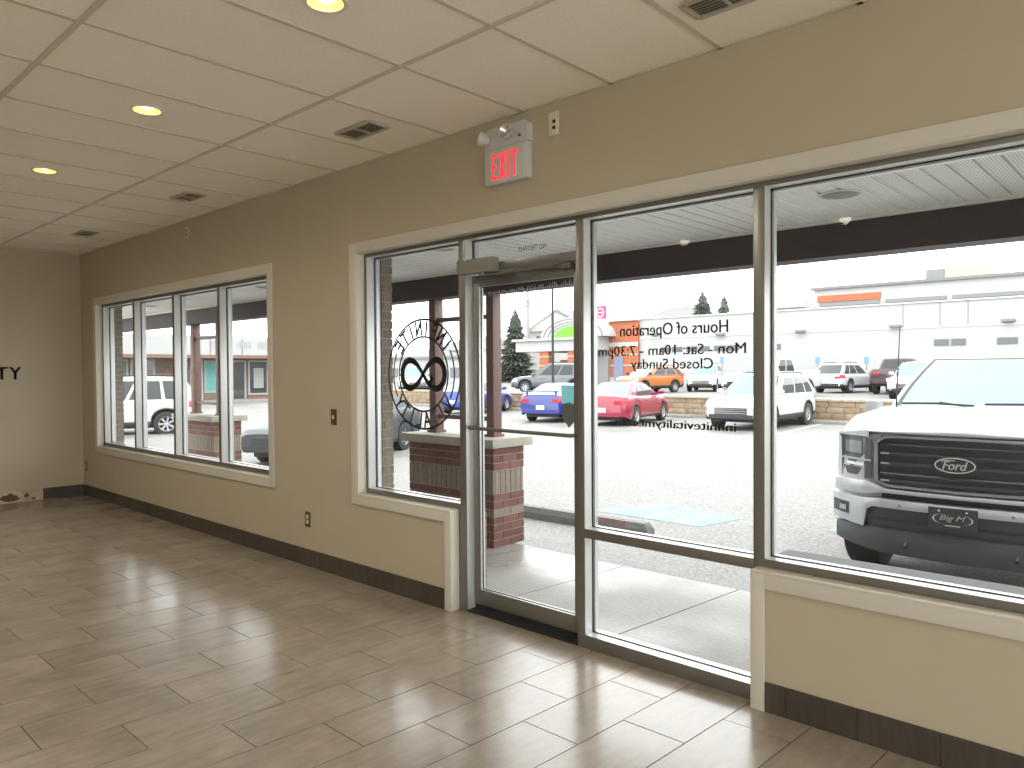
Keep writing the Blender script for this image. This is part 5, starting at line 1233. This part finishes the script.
conifer(702.5, 290, 330, 60, 75, 'conifer behind the white building roof, left and larger of two', 2)
conifer(724, 294, 326, 46, 92, 'conifer behind the white building roof, right and smaller of two', 3)
M_HAZE = mat('bare_twigs', (0.252, 0.231, 0.2142), 0.95, var=0.2, scale=3)
def bare_tree(px, Y, hgt, wd, label, seed):
    random.seed(seed); P = at(px, 372, Y); r = empty('bare_tree', (P.x, Y, 0.0)); tag(r, label, 'tree', 'bare trees on the skyline')
    mb = MB()
    def br(p, d_, l_, rad_, lev):
        q = p+d_*l_; mb.tube([p, (p+q)/2+Vector((random.uniform(-1, 1), random.uniform(-1, 1), random.uniform(-1, 1)))*l_*0.06, q], [rad_, rad_*0.8, rad_*0.55], 4 if lev > 1 else 6, cap=False)
        if lev < 4:
            for _ in range(4 if lev < 3 else 3):
                d2 = (d_+Vector((random.uniform(-1, 1)*wd, random.uniform(-1, 1)*wd, random.uniform(-0.2, 0.7)))).normalized(); br(p+d_*l_*random.uniform(0.55, 1), d2, l_*random.uniform(0.55, 0.75), rad_*0.5, lev+1)
    br(Vector((0, 0, 0)), Vector((0, 0, 1)), hgt*0.36, hgt*0.02, 0)
    mb.build('branches', M_HAZE, r, fix=False); return r
for i, (px, Y, h_) in enumerate(((395, 85, 9), (418, 92, 10), (440, 88, 8), (478, 95, 9))):
    bare_tree(px, Y, h_, 0.75, ('bare tree on the skyline behind the left half of the round logo', 'bare tree on the skyline above the middle of the round logo', 'bare tree on the skyline beside the pier post', 'bare tree on the skyline left of the conifer')[i], 20+i)
# houses on the skyline
M_ROOF = mat('grey_shingle', (0.171, 0.1683, 0.171), 0.9, var=0.1, scale=2)
M_SIDE = mat('pale_siding', (0.3276, 0.323, 0.3094), 0.85)
def house(px0, px1, py_ridge, py_eave, Y, label, gable=False, wins=2):
    a, b_ = at(px0, py_eave, Y), at(px1, py_eave, Y); c = (px0+px1)/2; zr_, ze_ = at(c, py_ridge, Y).z, at(c, py_eave, Y).z
    hx = (b_.x-a.x)/2; r = empty('house', ((a.x+b_.x)/2, Y, 0.0)); tag(r, label, 'house', 'houses on the skyline'); D_ = 8
    mb = MB(); mb.box(-hx, hx, 0, D_, 0, ze_); mb.build('walls', M_SIDE, r)
    mb = MB(); o = 0.4
    if gable: mb.prism([(-hx-o, ze_-0.1), (hx+o, ze_-0.1), (0, zr_)], 1, -0.4, D_+0.4)
    else: mb.add([(-hx-o, -o, ze_-0.05), (hx+o, -o, ze_-0.05), (hx+o, D_+o, ze_-0.05), (-hx-o, D_+o, ze_-0.05), (-hx*0.55, D_/2, zr_), (hx*0.55, D_/2, zr_)], [(0, 1, 5, 4), (1, 2, 5), (2, 3, 4, 5), (3, 0, 4), (0, 3, 2, 1)])
    mb.build('roof', M_ROOF, r)
    if gable:
        mb = MB(); mb.prism([(-hx, ze_-0.08), (hx, ze_-0.08), (0, zr_-0.5)], 1, -0.45, -0.401); mb.build('gable_end', M_SIDE, r)
    for k in range(wins):
        x_ = -hx*0.6+1.2*hx*k/max(1, wins-1) if wins > 1 else 0
        mb = MB(); mb.box(x_-0.55, x_+0.55, -0.06, -0.001, ze_-2.0, ze_-0.7); mb.build('window', M_WIN, r)
house(604, 650, 313, 321, 90, 'grey roofed house behind the store, left of its neighbour', wins=2)
house(646, 700, 305, 318, 112, 'grey roofed house behind the store, left of the two conifers', wins=3)
house(768, 800, 299, 308, 92, 'grey roofed house showing just right of the wide mullion', wins=1)
house(797, 822, 301, 309, 112, 'grey roofed house behind the left end of the raised parapet', wins=1)
house(528, 590, 309, 330, 76, 'pale gabled house behind the arched entrance', gable=True, wins=3)
house(385, 433, 349, 358, 70, 'long grey roofed building behind the round logo', wins=3)
house(436, 492, 336, 350, 80, 'pale house with square windows seen past the pier post', wins=3)

# low white store behind the logo
ORG = (at(420, 372, 52).x, 52, UZ)
LS = empty('low_store', ORG); tag(LS, 'low white store building behind the round logo', 'building')
x0_, x1_ = at(372, 372, 52).x, at(462, 372, 52).x; z_ = at(420, 359, 52).z
mb = MB(); mb.box(x0_, x1_, 52, 55, UZ-0.05, z_); part(mb, 'wall', M_STUC, LS)
mb = MB(); mb.box(x0_-0.2, x1_+0.2, 51.7, 55.2, z_, z_+0.25); part(mb, 'coping', M_GREYB, LS)
for k in range(6):
    a = lerp(x0_, x1_, (k+0.3)/6); mb = MB(); mb.box(a, a+1.6, 51.95, 52.0, UZ+0.6, UZ+1.7); part(mb, 'window', M_WIN, LS)
# strip mall wing on the left
XW = -43.0; ORG = (XW, 17, -0.36)
SM = empty('strip_mall_wing', ORG); tag(SM, 'strip mall wing with a white fascia and glass shop fronts seen through the far window', 'building')
zf1, zf0 = atx(150, 334, XW).z, atx(200, 355, XW).z
mb = MB(); mb.box(XW-8, XW-2.2, 2, 26, -0.36, zf0+0.3); part(mb, 'wall', mat('brown_brick_far', (0.2016, 0.1428, 0.1134), 0.9, var=0.12, scale=4), SM)
mb = MB(); mb.box(XW-2.5, XW, 2, 26, zf0+0.02, zf1); part(mb, 'fascia', mat('white_fascia', (0.3672, 0.3672, 0.359), 0.8), SM)
mb = MB(); mb.box(XW-2.45, XW+0.02, 2, 26, zf0-0.18, zf0+0.0199); part(mb, 'fascia_edge', mat('brown_edge', (0.1848, 0.1092, 0.084), 0.8), SM)
mb = MB()
for y_ in range(3, 26, 2): mb.box(XW, XW+0.015, y_, y_+0.06, zf0+0.05, zf1-0.15)
part(mb, 'fascia_joints', M_GREYB, SM)
mb = MB(); mb.box(XW-2.2, XW+1.0, 2, 26, -0.34, -0.2); part(mb, 'walkway', M_KERB, SM)
XWw = XW-2.2
def shop(px0, px1, M, py0=360, py1=385):
    a, b_ = atx(px0, py1, XWw), atx(px1, py1, XWw); z1_, z0_ = atx((px0+px1)/2, py0, XWw).z, atx((px0+px1)/2, py1, XWw).z
    mb = MB(); mb.box(XWw, XWw+0.06, a.y, b_.y, z0_-0.05, z1_+0.05); o = part(mb, 'shop_window', M_STUC, SM)
    mb = MB(); mb.box(XWw+0.061, XWw+0.07, a.y+0.12, b_.y-0.12, z0_+0.07, z1_-0.07); part(mb, 'pane', M, o)
M_TEALW = mat('teal_poster', (0.12, 0.375, 0.345), 0.5); M_GRNW = mat('green_poster', (0.06, 0.21, 0.12), 0.5); M_SHOPG = mat('shop_glass', (0.0425, 0.045, 0.05), 0.12, spec=0.8)
shop(118, 128, M_GRNW); shop(130, 141, M_SHOPG); shop(144, 155, M_SHOPG); shop(190, 203, M_SHOPG, 360, 400); shop(204, 217, M_TEALW, 361, 392); shop(231, 246, M_SHOPG, 361, 404); shop(248, 268, M_SHOPG, 361, 394)
mb = MB(); a, b_ = atx(247, 404, XWw), atx(275, 404, XWw); mb.box(XWw, XWw+0.15, a.y, b_.y, -0.2, atx(258, 397, XWw).z); part(mb, 'red_bulkhead', M_ORG, SM)
mb = MB(); a, b_ = atx(253, 380, XWw), atx(263, 380, XWw); mb.box(XWw+0.071, XWw+0.08, a.y, b_.y, atx(258, 388, XWw).z, atx(258, 368, XWw).z); part(mb, 'window_poster', M_STUC, SM)
for y0_, y1_ in ((atx(212, 345, XW).y, atx(230, 345, XW).y), (atx(238, 345, XW).y, atx(252, 345, XW).y), (atx(258, 345, XW).y, atx(272, 345, XW).y)):
    mb = MB(); n_ = 7
    for k in range(n_): a = lerp(y0_, y1_, k/n_); mb.box(XW+0.016, XW+0.03, a, a+(y1_-y0_)/n_*0.6, zf0+0.45, zf0+0.85)
    part(mb, 'sign_strip', mat('faded_sign', (0.34, 0.3468, 0.3536), 0.7), SM)

for o in bpy.data.objects:
    if '_L' in o.keys(): del o['_L']
